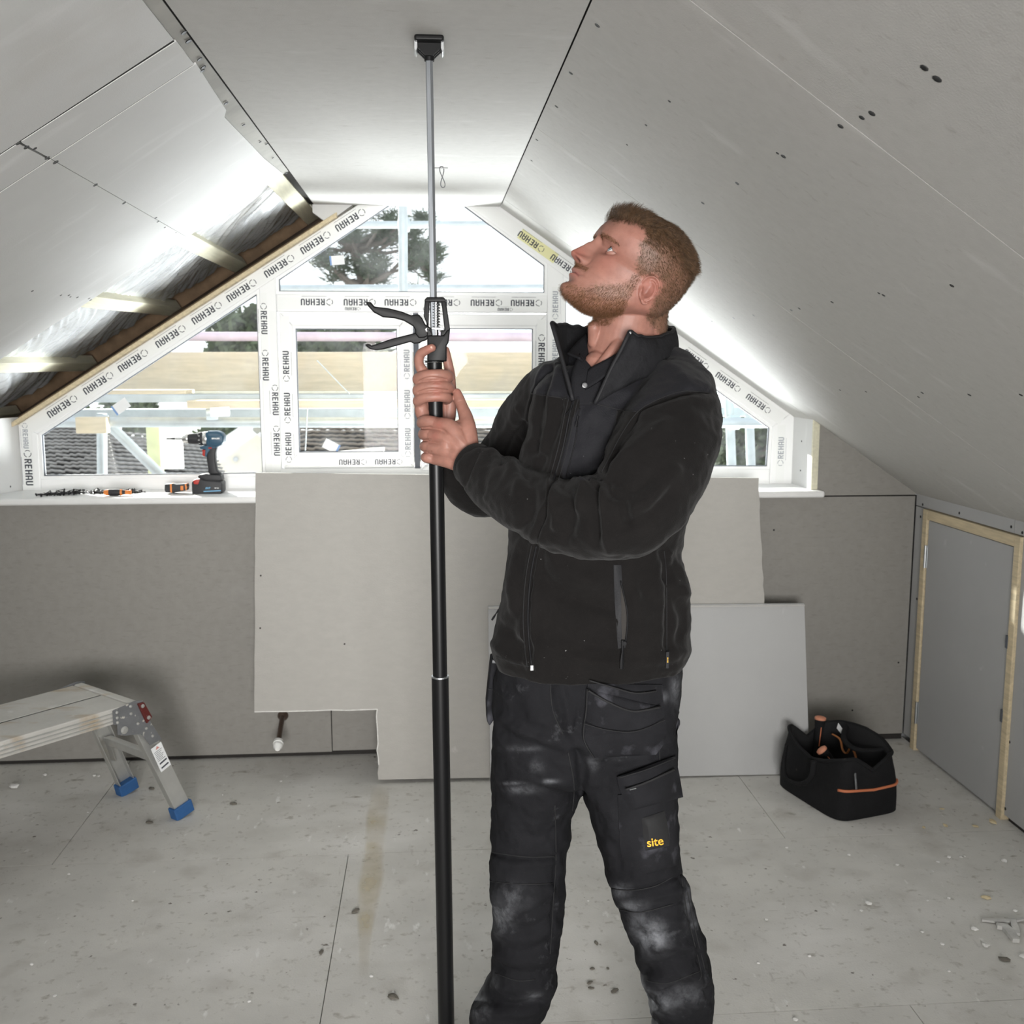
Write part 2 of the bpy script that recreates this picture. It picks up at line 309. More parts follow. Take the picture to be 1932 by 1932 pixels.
lboard([(-.7692, 2.258), (-.7812, 3.5), (XL, 3.5), (XL, 2.258)])
MB().prism([SL(-.42, YB, .016), SL(-.42, 3.46, .016), SL(XL-.1, 3.46, .016), SL(XL-.1, YB, .016)], NL*.10).build('slope_core', M_dark, sl)
MB().prism([SL(-.4525, YB, .003), SL(-.4525, 3.52, .003), SL(-.50, 3.52, .006), SL(-.50, YB, .006)], NL*.008).build('edge_timber', mat('grey_edge_timber', (.42, .41, .38), .8, var=.2, vscale=8), sl)
for (x, y, s) in [(347, 62, 1.1), (356, 78, 1.2), (377, 112, 1), (384, 127, 1), (382, 134, 1), (427, 195, 1), (460, 236, .8), (35, 270, 1.1), (50, 278, 1.1), (66, 280, .8), (89, 298, 1.1), (105, 306, 1.2), (180, 349, 1.1), (234, 383, 1), (294, 411, .8), (298, 418, .8), (311, 429, .6), (332, 439, .6), (61, 549, .8), (115, 557, .7), (130, 557, .8), (146, 561, .8), (133, 560, .6), (168, 563, .8), (171, 566, .9), (491, 268, .7), (503, 272, .7), (515, 298, .6), (540, 327, .8)]:
    screw_dot(sl, onL(x, y), NL, .0058*s)
# battens running along the room under the exposed insulation
for (xa, xb) in [(-.500, -.485), (-.800, -.800), (-1.125, -1.085), (-1.455, -1.450), (-1.80, -1.78)]:
    MB().bar(SL(xa, 3.3, .034), SL(xb, 4.62, .034), .062, .040, NL).build('batten', M_pine_pale, sl, bevel=.002)
# foil-faced insulation sagging between the battens
M_foil = mat('silver_foil', (.82, .84, .86), .26, .6, bump=.5, bscale=30, aniso=(1, 6, 1), spots=[((.62, .63, .66), 9, .55, .7, (1, 6, 1))])
def foil(x0, x1, yend, seed, u0=0):
    nu, nv = 70, 130; vs = []
    for j in range(nv+1):
        for i in range(nu+1):
            s = i/nu; t = j/nv
            ye = yend - .10*abs(s-.25)**1.4 + .02*math.sin(s*9+seed)
            x = x0+(x1-x0)*s; y = 3.42+(ye-3.42)*t
            a_ = x*.80+y*.60; b_ = y*.80-x*.60; a_ += .03*math.sin(b_*9+seed)
            q = (1-2.2*abs(noise.noise(Vector((a_*26+seed, b_*3.2, seed)))))*.55 + (1-2*abs(noise.noise(Vector((a_*62, b_*6, seed+5)))))*.30 + noise.noise(Vector((a_*9, b_*2.4, seed+9)))*.5
            sag = -.010*math.sin(PI*s) + .013*q*(.35+.65*min(1, 4*s*(1-s)))
            sag -= .03*max(0, t-.8)/.2*0
            vs.append(SL(x, y, .040+sag))
    fs = [(j*(nu+1)+i, j*(nu+1)+i+1, (j+1)*(nu+1)+i+1, (j+1)*(nu+1)+i) for j in range(nv) for i in range(nu)]
    o = MB().add(vs, fs).build('foil_insulation', M_foil, sl, smooth=True)
    return o
foil(-.49, -.79, 4.50, 1.3); foil(-.81, -1.10, 4.48, 4.1); foil(-1.12, -1.44, 4.46, 7.7); foil(-1.47, -1.79, 4.46, 9.9); foil(-1.80, -2.15, 4.46, 3.9)
MB().prism([SL(-.30, 3.4, .085), SL(-.30, 4.75, .085), SL(-2.3, 4.75, .085), SL(-2.3, 3.4, .085)], NL*.03).build('roof_sheathing', M_brown, sl)
def oLz(x): return 1.318+(x+1.623)*.6355
MB().prism([(-.30, 4.24, oLz(-.30)+.012), (-.30, 4.72, zl(-.30)+.02), (-2.2, 4.72, zl(-2.2)+.02), (-2.2, 4.24, oLz(-2.2)+.012)], (0, 0, .02)).build('gable_ladder_board', M_brown, sl)
MB().prism([SL(-.2, 4.66, -.005), SL(-.2, 4.70, -.005), SL(-2.3, 4.70, -.005), SL(-2.3, 4.66, -.005)], NL*.09).build('verge_rafter', M_brown, sl)
# plaster angle at the top of the window on both sides
MB().prism([(-.30, YW-.004, ZC), (-.455, YW-.004, ZC), (-.455, YW-.004, ZC-.03), (-.40, YW-.004, 2.10)], (0, .05, 0)).build('infill_board', M_board_white, ce)
# ================================================================== THE WINDOW
win = struct('window_1', (0, YW, 1.055))
def W(px, py): p = P(px, py, YW); return (p.x, p.z)
def bandp(name, a, b, c, d, y0, th, m=None, par=None, bevel=.004):   # frame member from four (x,z) corners
    return MB().prism([(q[0], y0, q[1]) for q in (a, b, c, d)], (0, th, 0)).build(name, m or M_pvc, par or win, bevel=bevel)
XF0, XF1 = -1.625, 1.510
def oL(x): return 1.318+(x+1.623)*.6355       # top edge of the frame, left half
def gL(x): return 1.28+(x+1.552)*.6436        # glass edge, left half
def oR(x): return zr(x)+.03
def gR(x): return 1.294+(1.419-x)*.692
TH = .07
# outer frame
bandp('frame_member', (XF0, 1.04), (XF0, oL(XF0)), (-1.553, gL(-1.553)), (-1.553, 1.04), YW, TH)
bandp('frame_member', (XF1, 1.04), (XF1, oR(XF1)), (1.419, gR(1.419)), (1.413, 1.04), YW, TH)
bandp('frame_member', (XF0, oL(XF0)), (-.20, oL(-.20)), (-.12, gL(-.12)), (-1.553, gL(-1.553)), YW, TH)
bandp('frame_member', (XF1, oR(XF1)), (.10, oR(.10)), (.03, gR(.03)), (1.419, gR(1.419)), YW, TH)
bandp('frame_member', (-1.553, 1.04), (-1.553, 1.099), (-.66, 1.104), (-.66, 1.04), YW, TH)
bandp('frame_member', (1.413, 1.04), (1.413, 1.116), (.53, 1.125), (.53, 1.04), YW, TH)
bandp('frame_member', (-.66, 1.04), (-.66, 1.135), (.53, 1.135), (.53, 1.04), YW, TH)
# mullions and transom
MLx = (-.672, -.606); MRx = (.47, .535)
bandp('mullion', (MLx[0], 1.06), (MLx[0], gL(MLx[0])+.004), (MLx[1], gL(MLx[1])+.004), (MLx[1], 1.06), YW-.002, TH)
bandp('mullion', (MRx[0], 1.06), (MRx[0], gR(MRx[0])+.004), (MRx[1], gR(MRx[1])+.004), (MRx[1], 1.06), YW-.002, TH)
bandp('transom', (MLx[1], 1.757), (MLx[1], 1.826), (MRx[0], 1.826), (MRx[0], 1.757), YW-.001, TH)
# glazing beads: slim inner lips round every fixed pane, with dark gasket
def bead_loop(poly, par=win, y=YW+.006, w=.011):
    n = len(poly); c = Vector((sum(p[0] for p in poly)/n, 0, sum(p[1] for p in poly)/n))
    V = [Vector((p[0], y, p[1])) for p in poly]
    for k, (wd, m, nm, dy) in enumerate(((w, M_pvc, 'glazing_bead', 0), (.0035, M_rubber, 'gasket', .006))):
        off = w*.5 if k == 0 else w+.0015
        mb = MB()
        Q = []
        for i in range(n):
            a, b, d_ = V[i-1], V[i], V[(i+1) % n]
            e1 = (b-a).normalized(); e2 = (d_-b).normalized()
            def inn(e, pt):
                q = Vector((-e.z, 0, e.x)); return q if q.dot(Vector((c.x, y, c.z))-pt) > 0 else -q
            n1, n2 = inn(e1, b), inn(e2, b); bis = (n1+n2).normalized(); Q.append((b, bis/max(.35, bis.dot(n1))))
        for i in range(n):
            (b0, q0), (b1, q1) = Q[i], Q[(i+1) % n]
            o0 = off-wd/2; o1 = off+wd/2
            mb.prism([b0+q0*o0+Vector((0, dy, 0)), b1+q1*o0+Vector((0, dy, 0)), b1+q1*o1+Vector((0, dy, 0)), b0+q0*o1+Vector((0, dy, 0))], (0, .012, 0))
        mb.build(nm, m, par)
def pane(poly, y=YW+.022, par=win):
    p = MB().prism([(a, y, b) for a, b in poly], (0, .004, 0)).build('glass_pane', M_glass, par); return p
PL = [(-1.553, 1.099), (-.672, 1.104), (-.672, gL(-.672)), (-1.553, gL(-1.553))]
PA = [(MLx[1], 1.826), (MRx[0], 1.826), (MRx[0], gR(MRx[0])), (.03, gR(.03)+.01), (-.12, gL(-.12)+.01), (MLx[1], gL(MLx[1]))]
PRp = [(.535, 1.123), (1.413, 1.116), (1.419, gR(1.419)), (.535, gR(.535))]
for q in (PL, PA, PRp): pane(q); bead_loop(q)
# casement on the left (closed, its stile seam open a crack) and fixed light on the right of the centre
def sash(x0, x1, z0, z1, fw, y, nm):
    s = MB()
    parts = [((x0, z0), (x0, z1), (x0+fw, z1-fw), (x0+fw, z0+fw)), ((x1, z0), (x1, z1), (x1-fw, z1-fw), (x1-fw, z0+fw)), ((x0, z1), (x1, z1), (x1-fw, z1-fw), (x0+fw, z1-fw)), ((x0, z0), (x1, z0), (x1-fw, z0+fw), (x0+fw, z0+fw))]
    root = bandp(nm, *parts[0], y, .06)
    for q in parts[1:]: bandp('sash_rail', *q, y, .06, par=root)
    poly = [(x0+fw, z0+fw), (x1-fw, z0+fw), (x1-fw, z1-fw), (x0+fw, z1-fw)]
    bead_loop(poly, root, y+.004, .010); pane(poly, y+.022, root); return root
sash(-.596, -.072, 1.137, 1.754, .052, YW-.014, 'sash_stile')
sash(-.046, .468, 1.120, 1.750, .046, YW-.010, 'sash_stile')
MB().box((-.070, YW+.0, 1.13), (-.048, YW+.03, 1.755)).build('weather_seal', M_rubber, win)
# protective film with print --------------------------------------------------
def rect(x0, z0, x1, z1): return [(x0, z0), (x1, z0), (x1, z1), (x0, z1)]
GLY = {
 'R': [rect(0, 0, .2, 1), rect(.2, .82, .52, 1), rect(.44, .5, .62, .86), rect(.2, .42, .52, .58), [(.26, .44), (.46, .44), (.64, 0), (.44, 0)]],
 'E': [rect(0, 0, .2, 1), rect(.2, .82, .58, 1), rect(.2, .42, .52, .58), rect(.2, 0, .58, .17)],
 'H': [rect(0, 0, .2, 1), rect(.44, 0, .64, 1), rect(.2, .42, .44, .58)],
 'A': [rect(0, 0, .19, .84), rect(.45, 0, .64, .84), [(0, .84), (.64, .84), (.5, 1), (.14, 1)], rect(.19, .32, .45, .47)],
 'U': [rect(0, .14, .2, 1), rect(.44, .14, .64, 1), [(0, .17), (.64, .17), (.5, 0), (.14, 0)]],
}
def film_run(a, b, side, h, step, rot, y, m=M_ink, start=.02, skip=(), fade=None, parent=win, clip=1.0):
    """print along line a->b ((x,z) pairs); letters stand on the left (side=+1) of the run; rot 180 turns them round"""
    A = Vector((a[0], 0, a[1])); B = Vector((b[0], 0, b[1])); t = (B-A).normalized(); u = Vector((-t.z, 0, t.x))*side
    Lx = (B-A).length; k = 0; pos = start
    mb = MB()
    def put(pts, o, sx, sy): mb.add([A + t*(o+sx*p[0]*h) + u*(sy*p[1]*h) + Vector((0, y, 0)) for p in pts], [tuple(range(len(pts)))])
    while pos + 5.2*h < Lx:
        if k not in skip:
            # circle mark made of three arcs, then the word
            for g in range(3):
                ring = []
                a0 = 2*PI*g/3+.25; a1 = a0+2*PI/3-.5
                for r_ in (.52, .42):
                    rg = [(.5+r_*math.cos(a0+(a1-a0)*i/6), .5+r_*math.sin(a0+(a1-a0)*i/6)) for i in range(7)]
                    ring += rg if r_ > .5 else rg[::-1]
                put(ring, pos, 1, 1)
            o = pos+1.25*h
            for ch in 'REHAU':
                for poly in GLY[ch]:
                    put([(p[0], p[1]) for p in poly], o, 1, 1)
                o += .78*h
            put(rect(-.3, -.42, 3.6, -.38), pos+1.25*h, 1, 1)
        pos += step*(1+.04*((k*7) % 3-1)); k += 1
    if mb.v: return mb.build('film_lettering', m, parent)
yf = YW-.0048
def strip(a, b, wd, y, m=M_film):      # film ribbon centred on a->b
    A = Vector((a[0], y, a[1])); B = Vector((b[0], y, b[1])); t = (B-A).normalized(); u = Vector((-t.z, 0, t.x))*wd/2
    MB().prism([A-u, B-u, B+u, A+u], (0, .0006, 0)).build('film', m, win)
h = .0265
# left rake: lettering runs from the top right down to the left, upside down
def mid(x, k): return (x, gL(x)+(oL(x)-gL(x))*k)
strip((-1.60, oL(-1.60)-.036), (-.24, oL(-.24)-.036), .052, YW-.0010)
film_run((-.235, oL(-.235)-.024), (-1.61, oL(-1.61)-.024), 1, h, .170, 0, YW-.0016, start=.03)
# right rake
strip((.16, zr(.16)-.045), (1.46, zr(1.46)-.045), .05, YW-.0010)
film_run((1.46, zr(1.46)-.035), (.30, zr(.30)-.035), 1, .024, .165, 0, YW-.0016, start=.06, skip=(3,))
a_ = (.505, zr(.505)-.047); b_ = (.36, zr(.36)-.047); strip(a_, b_, .042, YW-.0014, M_filmy)
# transom
strip((-.60, 1.790), (.468, 1.790), .046, YW-.0024)
film_run((.468, 1.808), (-.598, 1.808), 1, .025, .168, 0, YW-.0030, start=.02)
film_run((.43, 1.776), (-.598, 1.776), 1, .012, .31, 0, YW-.0030, start=.1)
# left mullion: two columns
strip((-.655, 1.10), (-.655, 1.83), .026, YW-.0030); strip((-.622, 1.08), (-.622, 1.76), .026, YW-.0030)
film_run((-.668, 1.80), (-.668, 1.42), 1, .024, .19, 0, YW-.0036, start=.01)
film_run((-.634, 1.50), (-.634, 1.08), 1, .024, .17, 0, YW-.0036, start=.03)
# left casement stile, reads upward
strip((-.574, 1.15), (-.574, 1.74), .036, YW-.0150)
film_run((-.562, 1.15), (-.562, 1.76), 1, .024, .165, 0, YW-.0156, start=.01)
# casement right stile and meeting stile (faded)
strip((-.096, 1.15), (-.096, 1.74), .03, YW-.0150)
film_run((-.085, 1.15), (-.085, 1.72), 1, .023, .16, 0, YW-.0156, start=.03, m=M_ink_pale)
film_run((-.012, 1.13), (-.012, 1.60), 1, .021, .17, 0, YW-.0106, start=.01, m=M_ink_pale)
# bottom rails
film_run((-.12, 1.171), (-.50, 1.171), 1, .022, .15, 0, YW-.0146, start=.0)
# right stile of the fixed light and right mullion
strip((.445, 1.15), (.445, 1.73), .032, YW-.0110)
film_run((.434, 1.71), (.434, 1.20), 1, .026, .22, 0, YW-.0116, start=.04)
strip((.503, 1.1), (.503, 1.86), .030, YW-.0030)
film_run((.514, 1.30), (.514, 1.85), 1, .022, .2, 0, YW-.0036, start=.24, m=M_ink_pale)
# left jamb, reads downward; right jamb reads upward
strip((-1.596, 1.06), (-1.596, 1.29), .040, YW-.0018)
film_run((-1.609, 1.215), (-1.609, 1.05), 1, .028, .2, 0, YW-.0024, start=.0)
film_run((-1.609, 1.322), (-1.609, 1.15), 1, .020, .3, 0, YW-.0024, start=.0, m=M_ink_pale)
strip((1.456, 1.06), (1.456, 1.30), .034, YW-.0018)
film_run((1.468, 1.12), (1.468, 1.32), 1, .024, .3, 0, YW-.0024, start=.01, m=M_ink_pale)
# timber packer above the rake
MB().prism([(XF0-.03, YW-.03, oL(XF0-.03)+.0), (-.36, YW-.03, oL(-.36)+.0), (-.36, YW-.03, oL(-.36)+.018), (XF0-.03, YW-.03, oL(XF0-.03)+.018)], (0, .07, 0)).build('packer', M_pine, win, bevel=.002)
# small paper stickers on the panes
M_paper = mat('sticker_paper', (.86, .87, .88), .6); M_blue = mat('sticker_blue', (.20, .34, .62), .6)
def sticker(px, py, ang, y, s=.042, side='l'):
    c = P(px, py, y); a = R(ang); ex = Vector((math.cos(a), 0, math.sin(a))); ez = Vector((-math.sin(a), 0, math.cos(a)))
    o = MB().prism([c-ex*s*.8-ez*s/2, c+ex*s*.8-ez*s/2, c+ex*s*.8+ez*s/2, c-ex*s*.8+ez*s/2], (0, .0005, 0)).build('sticker', M_paper, win)
    x0, x1 = (-.8, -.62) if side == 'l' else (.62, .8)
    yy = Vector((0, -.0004, 0))
    MB().add([c+ex*s*x0-ez*s/2+yy, c+ex*s*x1-ez*s/2+yy, c+ex*s*x1+ez*s/2+yy, c+ex*s*x0+ez*s/2+yy], [(0, 1, 2, 3)]).build('sticker_stripe', M_blue, o)
sticker(228, 767, 34, YW+.0215); sticker(625, 842, -28, YW-.014+.0215, .040, 'r'); sticker(636, 491, 5, YW+.0215, .036)

# ================================================================== OUTSIDE
ground = struct('ground')
M_ground = mat('sunny_pale_ground', (.62, .61, .58), .9, var=.2, vscale=.3)
MB().box((-60, 4.6, -3.2), (60, 120, -3.0)).build('ground_surface', M_ground, ground)
M_tube = mat('scaffold_tube_galvanised', (.50, .54, .55), .5, .5, var=.2, vscale=9)
M_tubep = mat('scaffold_tube_pink', (.62, .50, .56), .6, .1, var=.15, vscale=9)
M_plank = mat('scaffold_board', (.62, .53, .38), .8, var=.18, vscale=4, aniso=(1.2, 8, 12), bump=.4, bscale=40)
sc = thing('scaffold', 'galvanised tube and timber board scaffold outside the gable window', 'scaffold', P(320, 905, 5.6))
def stube(a, b, Y, r=.0245, m=M_tube, Y2=None, nm='tube'):
    MB().tube([P(a[0], a[1], Y), P(b[0], b[1], Y2 or Y)], r, 14).build(nm, m, sc, smooth='auto')
stube((-60, 634), (1100, 636), 5.6, m=M_tubep)
stube((-60, 796), (1600, 798), 5.35, .0265)
stube((-60, 742), (1700, 742), 5.9, .020)
stube((760, 330), (762, 890), 5.6, .0245); stube((400, 425), (1200, 423), 5.8, .02)
stube((480, 545), (1120, 543), 6.0, .022)
stube((192, 780), (196, 1300), 5.6, .026); stube((205, 800), (420, 1010), 5.5, .026)
stube((1375, 735), (1392, 1200), 5.6, .026); stube((1412, 740), (1428, 1200), 5.7, .026); stube((1240, 735), (1500, 738), 5.5, .022, mat('scaffold_tube_green', (.45, .62, .56), .5, .2))
stube((598, 680), (660, 744), 5.3, .003, nm='hook_wire'); stube((580, 770), (576, 850), 5.2, .003, nm='hook_wire')
def plank(x0, x1, yt, yb, Y, th=.038, nm='board', m=M_plank):
    a, b, c, d_ = P(x0, yt, Y), P(x1, yt, Y), P(x1, yb, Y), P(x0, yb, Y)
    MB().prism([a, b, c, d_], (0, th, 0)).build(nm, m, sc, bevel=.004)
plank(-60, 1300, 664, 738, 5.75)
def flat(x0, x1, y, Y, Y2, th=.038, m=M_plank, nm='board'):
    z = P(x0, y, Y).z; a = P(x0, y, Y); b = P(x1, y, Y)
    MB().box((a.x, Y, z-th), (b.x, Y2, z)).build(nm, m, sc, bevel=.004)
flat(352, 1300, 756, 5.15, 5.38); flat(-60, 1300, 746, 5.50, 5.72, m=M_tube); flat(200, 350, 736, 5.2, 5.4, .02); flat(-60, 1700, 774, 5.75, 5.9, .05, m=M_tube, nm='ledger_beam')
MB().box(tuple(P(143, 818, 5.28)), tuple(P(207, 786, 5.34))).build('board_end', M_plank, sc, bevel=.004)
# couplers where tubes cross
for (x, y, Y) in [(762, 634, 5.58), (762, 424, 5.7), (194, 797, 5.45), (1384, 797, 5.45), (762, 797, 5.45), (400, 778, 5.30)]:
    c = P(x, y, Y); MB().lathe([(.02, -.03), (.038, -.028), (.04, 0), (.038, .028), (.02, .03)], c, (1, .2, 0), 12).build('coupler', M_tube, sc, smooth='auto')
MB().tube([P(398, 778, 5.0), P(432, 776, 5.0)], .022, 14).build('loose_tube_end', mat('white_plastic_cap', (.8, .8, .8), .4), sc, smooth='auto')
# fence posts standing in the yard beyond
M_postg = mat('weathered_green_post', (.52, .54, .30), .8, var=.2); M_postw = mat('cream_render', (.74, .70, .62), .9, var=.06, vscale=2)
MB().box(tuple(P(290, 1100, 7.0)), tuple(P(304, 772, 7.08))).build('post', M_postg, sc)
MB().box(tuple(P(306, 885, 6.6)), tuple(P(342, 762, 6.66))).build('hoarding_board', mat('white_painted_board', (.82, .80, .74), .7), sc)
# tiled roofs of the neighbouring houses ----------------------------------
M_tile = mat('weathered_roof_tile', (.36, .34, .32), .9, var=.35, vscale=3, bump=.5, bscale=30, spots=[((.60, .58, .52), 5, .64, .72), ((.22, .20, .17), 3, .6, .8)])
M_tile2 = mat('mossy_brown_roof_tile', (.30, .25, .20), .9, var=.4, vscale=3, bump=.5, bscale=30, spots=[((.56, .54, .48), 6, .64, .72)])
def tiled_roof(parent, c0, c1, c3, nu, nv, m, cap=300):
    """c0 eaves left, c1 eaves right, c3 ridge left; one mesh shared by all tiles, laid in lapped courses"""
    c0, c1, c3 = Vector(c0), Vector(c1), Vector(c3); ex = (c1-c0)/nu; ey = (c3-c0)/nv
    n = ex.cross(ey).normalized()
    if n.z < 0: n = -n
    me = bpy.data.meshes.new('roof_tile'); th = .02
    vs = []; nx = 6
    for q in (0, 1):
        for i in range(nx+1):
            s = i/nx; hh = .005*math.sin(s*PI*2)+.02
            for (t, l) in ((-.08, .045), (1.0, .006)):
                vs.append(tuple(ex*(s*1.02) + ey*t + n*(hh*.7+l-(th if q else 0))))
    fs = []
    for i in range(nx):
        a = i*2; fs.append((a, a+2, a+3, a+1)); b = (nx+1)*2+a; fs.append((b+1, b+3, b+2, b)); fs.append((a, b, b+2, a+2))
    me.from_pydata(vs, [], fs); me.materials.append(m); me.polygons.foreach_set('use_smooth', [True]*len(me.polygons))
    r = random.Random(5); k = 0
    for j in range(nv):
        for i in range(nu):
            o = bpy.data.objects.new('roof_tile', me); COL.objects.link(o); o.parent = parent
            o.matrix_parent_inverse = parent.matrix_world.inverted()
            o.location = c0+ex*i+ey*j+n*r.uniform(0, .008)
    MB().prism([c0-n*.03, c1-n*.03, c1+(c3-c0)-n*.03, c3-n*.03], -n*.1).build('roof_deck', M_dark, parent)
hA = thing('house', 'neighbouring house with grey tiled roof filling the lower left pane', 'house', (-3.2, 8.6, -3))
tiled_roof(hA, P(40, 935, 7.4), P(232, 935, 7.4), P(40, 800, 9.6), 13, 19, M_tile)
MB().box((-3.8, 7.6, -3), (P(232, 930, 7.6).x, 9.2, P(60, 945, 7.4).z)).build('house_wall', M_postw, hA)
hB = thing('house', 'neighbouring house with grey tiled hip sloping down to the right behind the white board', 'house', P(330, 905, 10) + Vector((0, 0, -3)))
a, b, c = P(225, 935, 9.9), P(440, 935, 11.9), P(200, 815, 12.1)
tiled_roof(hB, a, b, c, 15, 15, M_tile)
MB().prism([P(240, 940, 10.2), P(420, 940, 11.6), P(410, 940, 14), P(240, 940, 11.4)], (0, 0, -3)).build('house_wall', M_postw, hB)
hC = thing('house', 'cream rendered gable house behind the drill with pale verge boards', 'house', P(450, 905, 15) + Vector((0, 0, -3)))
MB().prism([P(395, 1000, 15), P(560, 1000, 15), P(560, 875, 15), P(484, 806, 15), P(395, 870, 15)], (0, 3, 0)).build('gable_wall', M_postw, hC)
MB().bar(P(330, 905, 14.9), P(487, 800, 14.9), .1, .22).build('verge_board', mat('pale_verge', (.78, .78, .76), .6), hC)
MB().bar(P(487, 800, 14.9), P(600, 900, 14.9), .1, .22).build('verge_board', bpy.data.materials['pale_verge'], hC)
MB().lathe([(.001, 0), (.035, 0), (.035, .03), (.025, .04)], P(445, 866, 14.98), (0, -1, 0), 18).build('round_vent', mat('grey_vent', (.5, .52, .54), .5), hC)
hD = thing('house', 'neighbouring house with mossy brown tiled roof behind the centre casement', 'house', P(700, 905, 9) + Vector((0, 0, -3)))
tiled_roof(hD, P(520, 868, 7.6), P(1130, 868, 7.6), P(520, 805, 9.4), 33, 8, M_tile2)
MB().prism([P(520, 950, 7.5), P(1130, 950, 7.5), P(1130, 872, 7.5), P(520, 872, 7.5)], (0, 1.2, 0)).build('house_wall', M_postw, hD)
MB().prism([P(545, 905, 7.0), P(720, 905, 7.0), P(722, 850, 7.0), P(545, 866, 7.0)], (0, .3, 0)).build('dormer_cheek', M_postw, hD)
# trees -------------------------------------------------------------------
M_bark = mat('pine_bark', (.16, .13, .11), .95, var=.4, vscale=10, bump=.6, bscale=30)
M_needle = mat('pine_needles', (.075, .10, .055), .8, var=.4, vscale=2); M_leaf = mat('evergreen_leaves', (.10, .13, .06), .75, var=.4, vscale=2)
def tree(name, label, trunk, clumps, Y, seed, leafmat, density=1.0, tuft=.14, grp=None):
    rr = random.Random(seed); t = thing(name, label, 'tree', Vector((P(trunk[0][0], trunk[0][1], Y).x, Y, -3)), grp)
    pts = [P(x, y, Y) for x, y, r in trunk]; rs = [r/F*Y for x, y, r in trunk]
    base = Vector((pts[0].x, Y, -3.0))
    MB().tube([base]+pts, [rs[0]*1.6]+rs, 10).build('trunk', M_bark, t, smooth=True)
    fol = MB(); br = MB()
    for (cx, cy, rad) in clumps:
        c = P(cx, cy, Y+rr.uniform(-.5, .5)); rw = rad/F*Y
        s = min(pts, key=lambda q: (q-c).length+ (0 if q.z < c.z else .6)); m_ = (s+c)/2 + Vector((rr.uniform(-.1, .1), 0, rr.uniform(-.15, .05)))
        br.tube([s, m_, c], [.045, .03, .012], 6)
        for k in range(int(10*density)):
            d_ = Vector((rr.gauss(0, 1), rr.gauss(0, 1), rr.gauss(0, .7))).normalized()*rw*rr.random()**.5
            q = c+d_; br.tube([c, q], [.01, .004], 4)
            for z in range(int(13*density)):
                e = Vector((rr.gauss(0, 1), rr.gauss(0, 1), rr.gauss(0, 1))).normalized(); e.z = abs(e.z)*.6 if leafmat is M_needle else e.z
                l = tuft*rr.uniform(.5, 1.2); w_ = e.orthogonal().normalized()*l*(.10 if leafmat is M_needle else .4); p0 = q+Vector((rr.uniform(-.08, .08), rr.uniform(-.08, .08), rr.uniform(-.05, .05)))
                fol.add([p0-w_*.5, p0+w_*.5, p0+e*l+w_*.3, p0+e*l-w_*.3], [(0, 1, 2, 3)])
    br.build('branches', M_bark, t)['kind'] = 'stuff'; f_ = fol.build('foliage', leafmat, t); f_['kind'] = 'stuff'
R2 = random.Random(2)
tree('pine_tree', 'tall dark pine seen through the top pane left of the pole', [(700, 640, 8), (685, 540, 8), (668, 470, 7), (640, 410, 5), (632, 360, 4)],
     [(560+R2.uniform(-10, 240), 450+R2.gauss(0, 48), R2.uniform(12, 26)) for _ in range(34)]+[(700, 500, 24), (715, 520, 22), (690, 470, 24), (720, 450, 20), (620, 500, 22)], 16, 3, M_needle, 1.15, .2)
tree('pine_tree', 'smaller leaning pine seen through the top pane behind the upright tube', [(835, 600, 6), (812, 520, 6), (790, 470, 5), (775, 440, 4)],
     [(800+R2.gauss(0, 26), 480+R2.gauss(0, 34), R2.uniform(10, 20)) for _ in range(18)], 25, 4, M_needle, 1.1, .3)
tree('evergreen_tree', 'dark green evergreen behind the left pane beside the mullion', [(450, 700, 6), (455, 620, 5)],
     [(R2.uniform(415, 520), R2.uniform(585, 700), R2.uniform(14, 24)) for _ in range(26)], 19.5, 5, M_leaf, 1.2, .22)
tree('evergreen_tree', 'dark green evergreen seen at the top of the left casement', [(630, 740, 6), (630, 660, 5)],
     [(R2.uniform(540, 720), R2.uniform(610, 700), R2.uniform(14, 22)) for _ in range(26)], 22.5, 6, M_leaf, 1.2, .25)
tree('evergreen_tree', 'low dark hedge tree at the left behind the scaffold boards', [(250, 900, 6), (240, 800, 5)],
     [(R2.uniform(130, 300), R2.uniform(772, 800), R2.uniform(10, 18)) for _ in range(18)]+[(R2.uniform(395, 440), R2.uniform(800, 850), 14) for _ in range(8)], 29, 8, M_leaf, 1.2, .32)
tree('evergreen_tree', 'green leafy tree seen through the lower right pane', [(1400, 1000, 6), (1400, 880, 5)],
     [(R2.uniform(1350, 1470), R2.uniform(790, 870), R2.uniform(12, 22)) for _ in range(26)], 11, 9, M_leaf, 1.0, .14)
# ================================================================== LEANING BOARDS, PIPE
def onPl(px, py, p, n): r = ray(px, py); n = Vector(n); return CAM + r*(n.dot(Vector(p)-CAM)/n.dot(r))
M_leanA = mat('offcut_board_paper', (.42, .405, .38), .92, var=.05, vscale=45, aniso=(.5, 1, 1), bump=.3, bscale=300, spots=[((.60, .59, .57), 8, .72, .8)])
M_leanB = mat('leaning_board_grey_paper', (.44, .44, .44), .9, var=.03, vscale=6, bump=.2, bscale=300, spots=[((.55, .55, .55), 11, .72, .8)])
YA = (PZ(800, 1471, 0).y+PZ(1300, 1468, 0).y)/2
pA = (0, YA, 0); nA = Vector((0, -1.055, 3.929-YA)).normalized()
rg = random.Random(11)
def rag(a, b, n, amp):
    return [(a[0]+(b[0]-a[0])*i/n+(rg.uniform(-amp, amp) if 0 < i < n else 0), a[1]+(b[1]-a[1])*i/n+(rg.uniform(-amp, amp) if 0 < i < n else 0)) for i in range(n)]
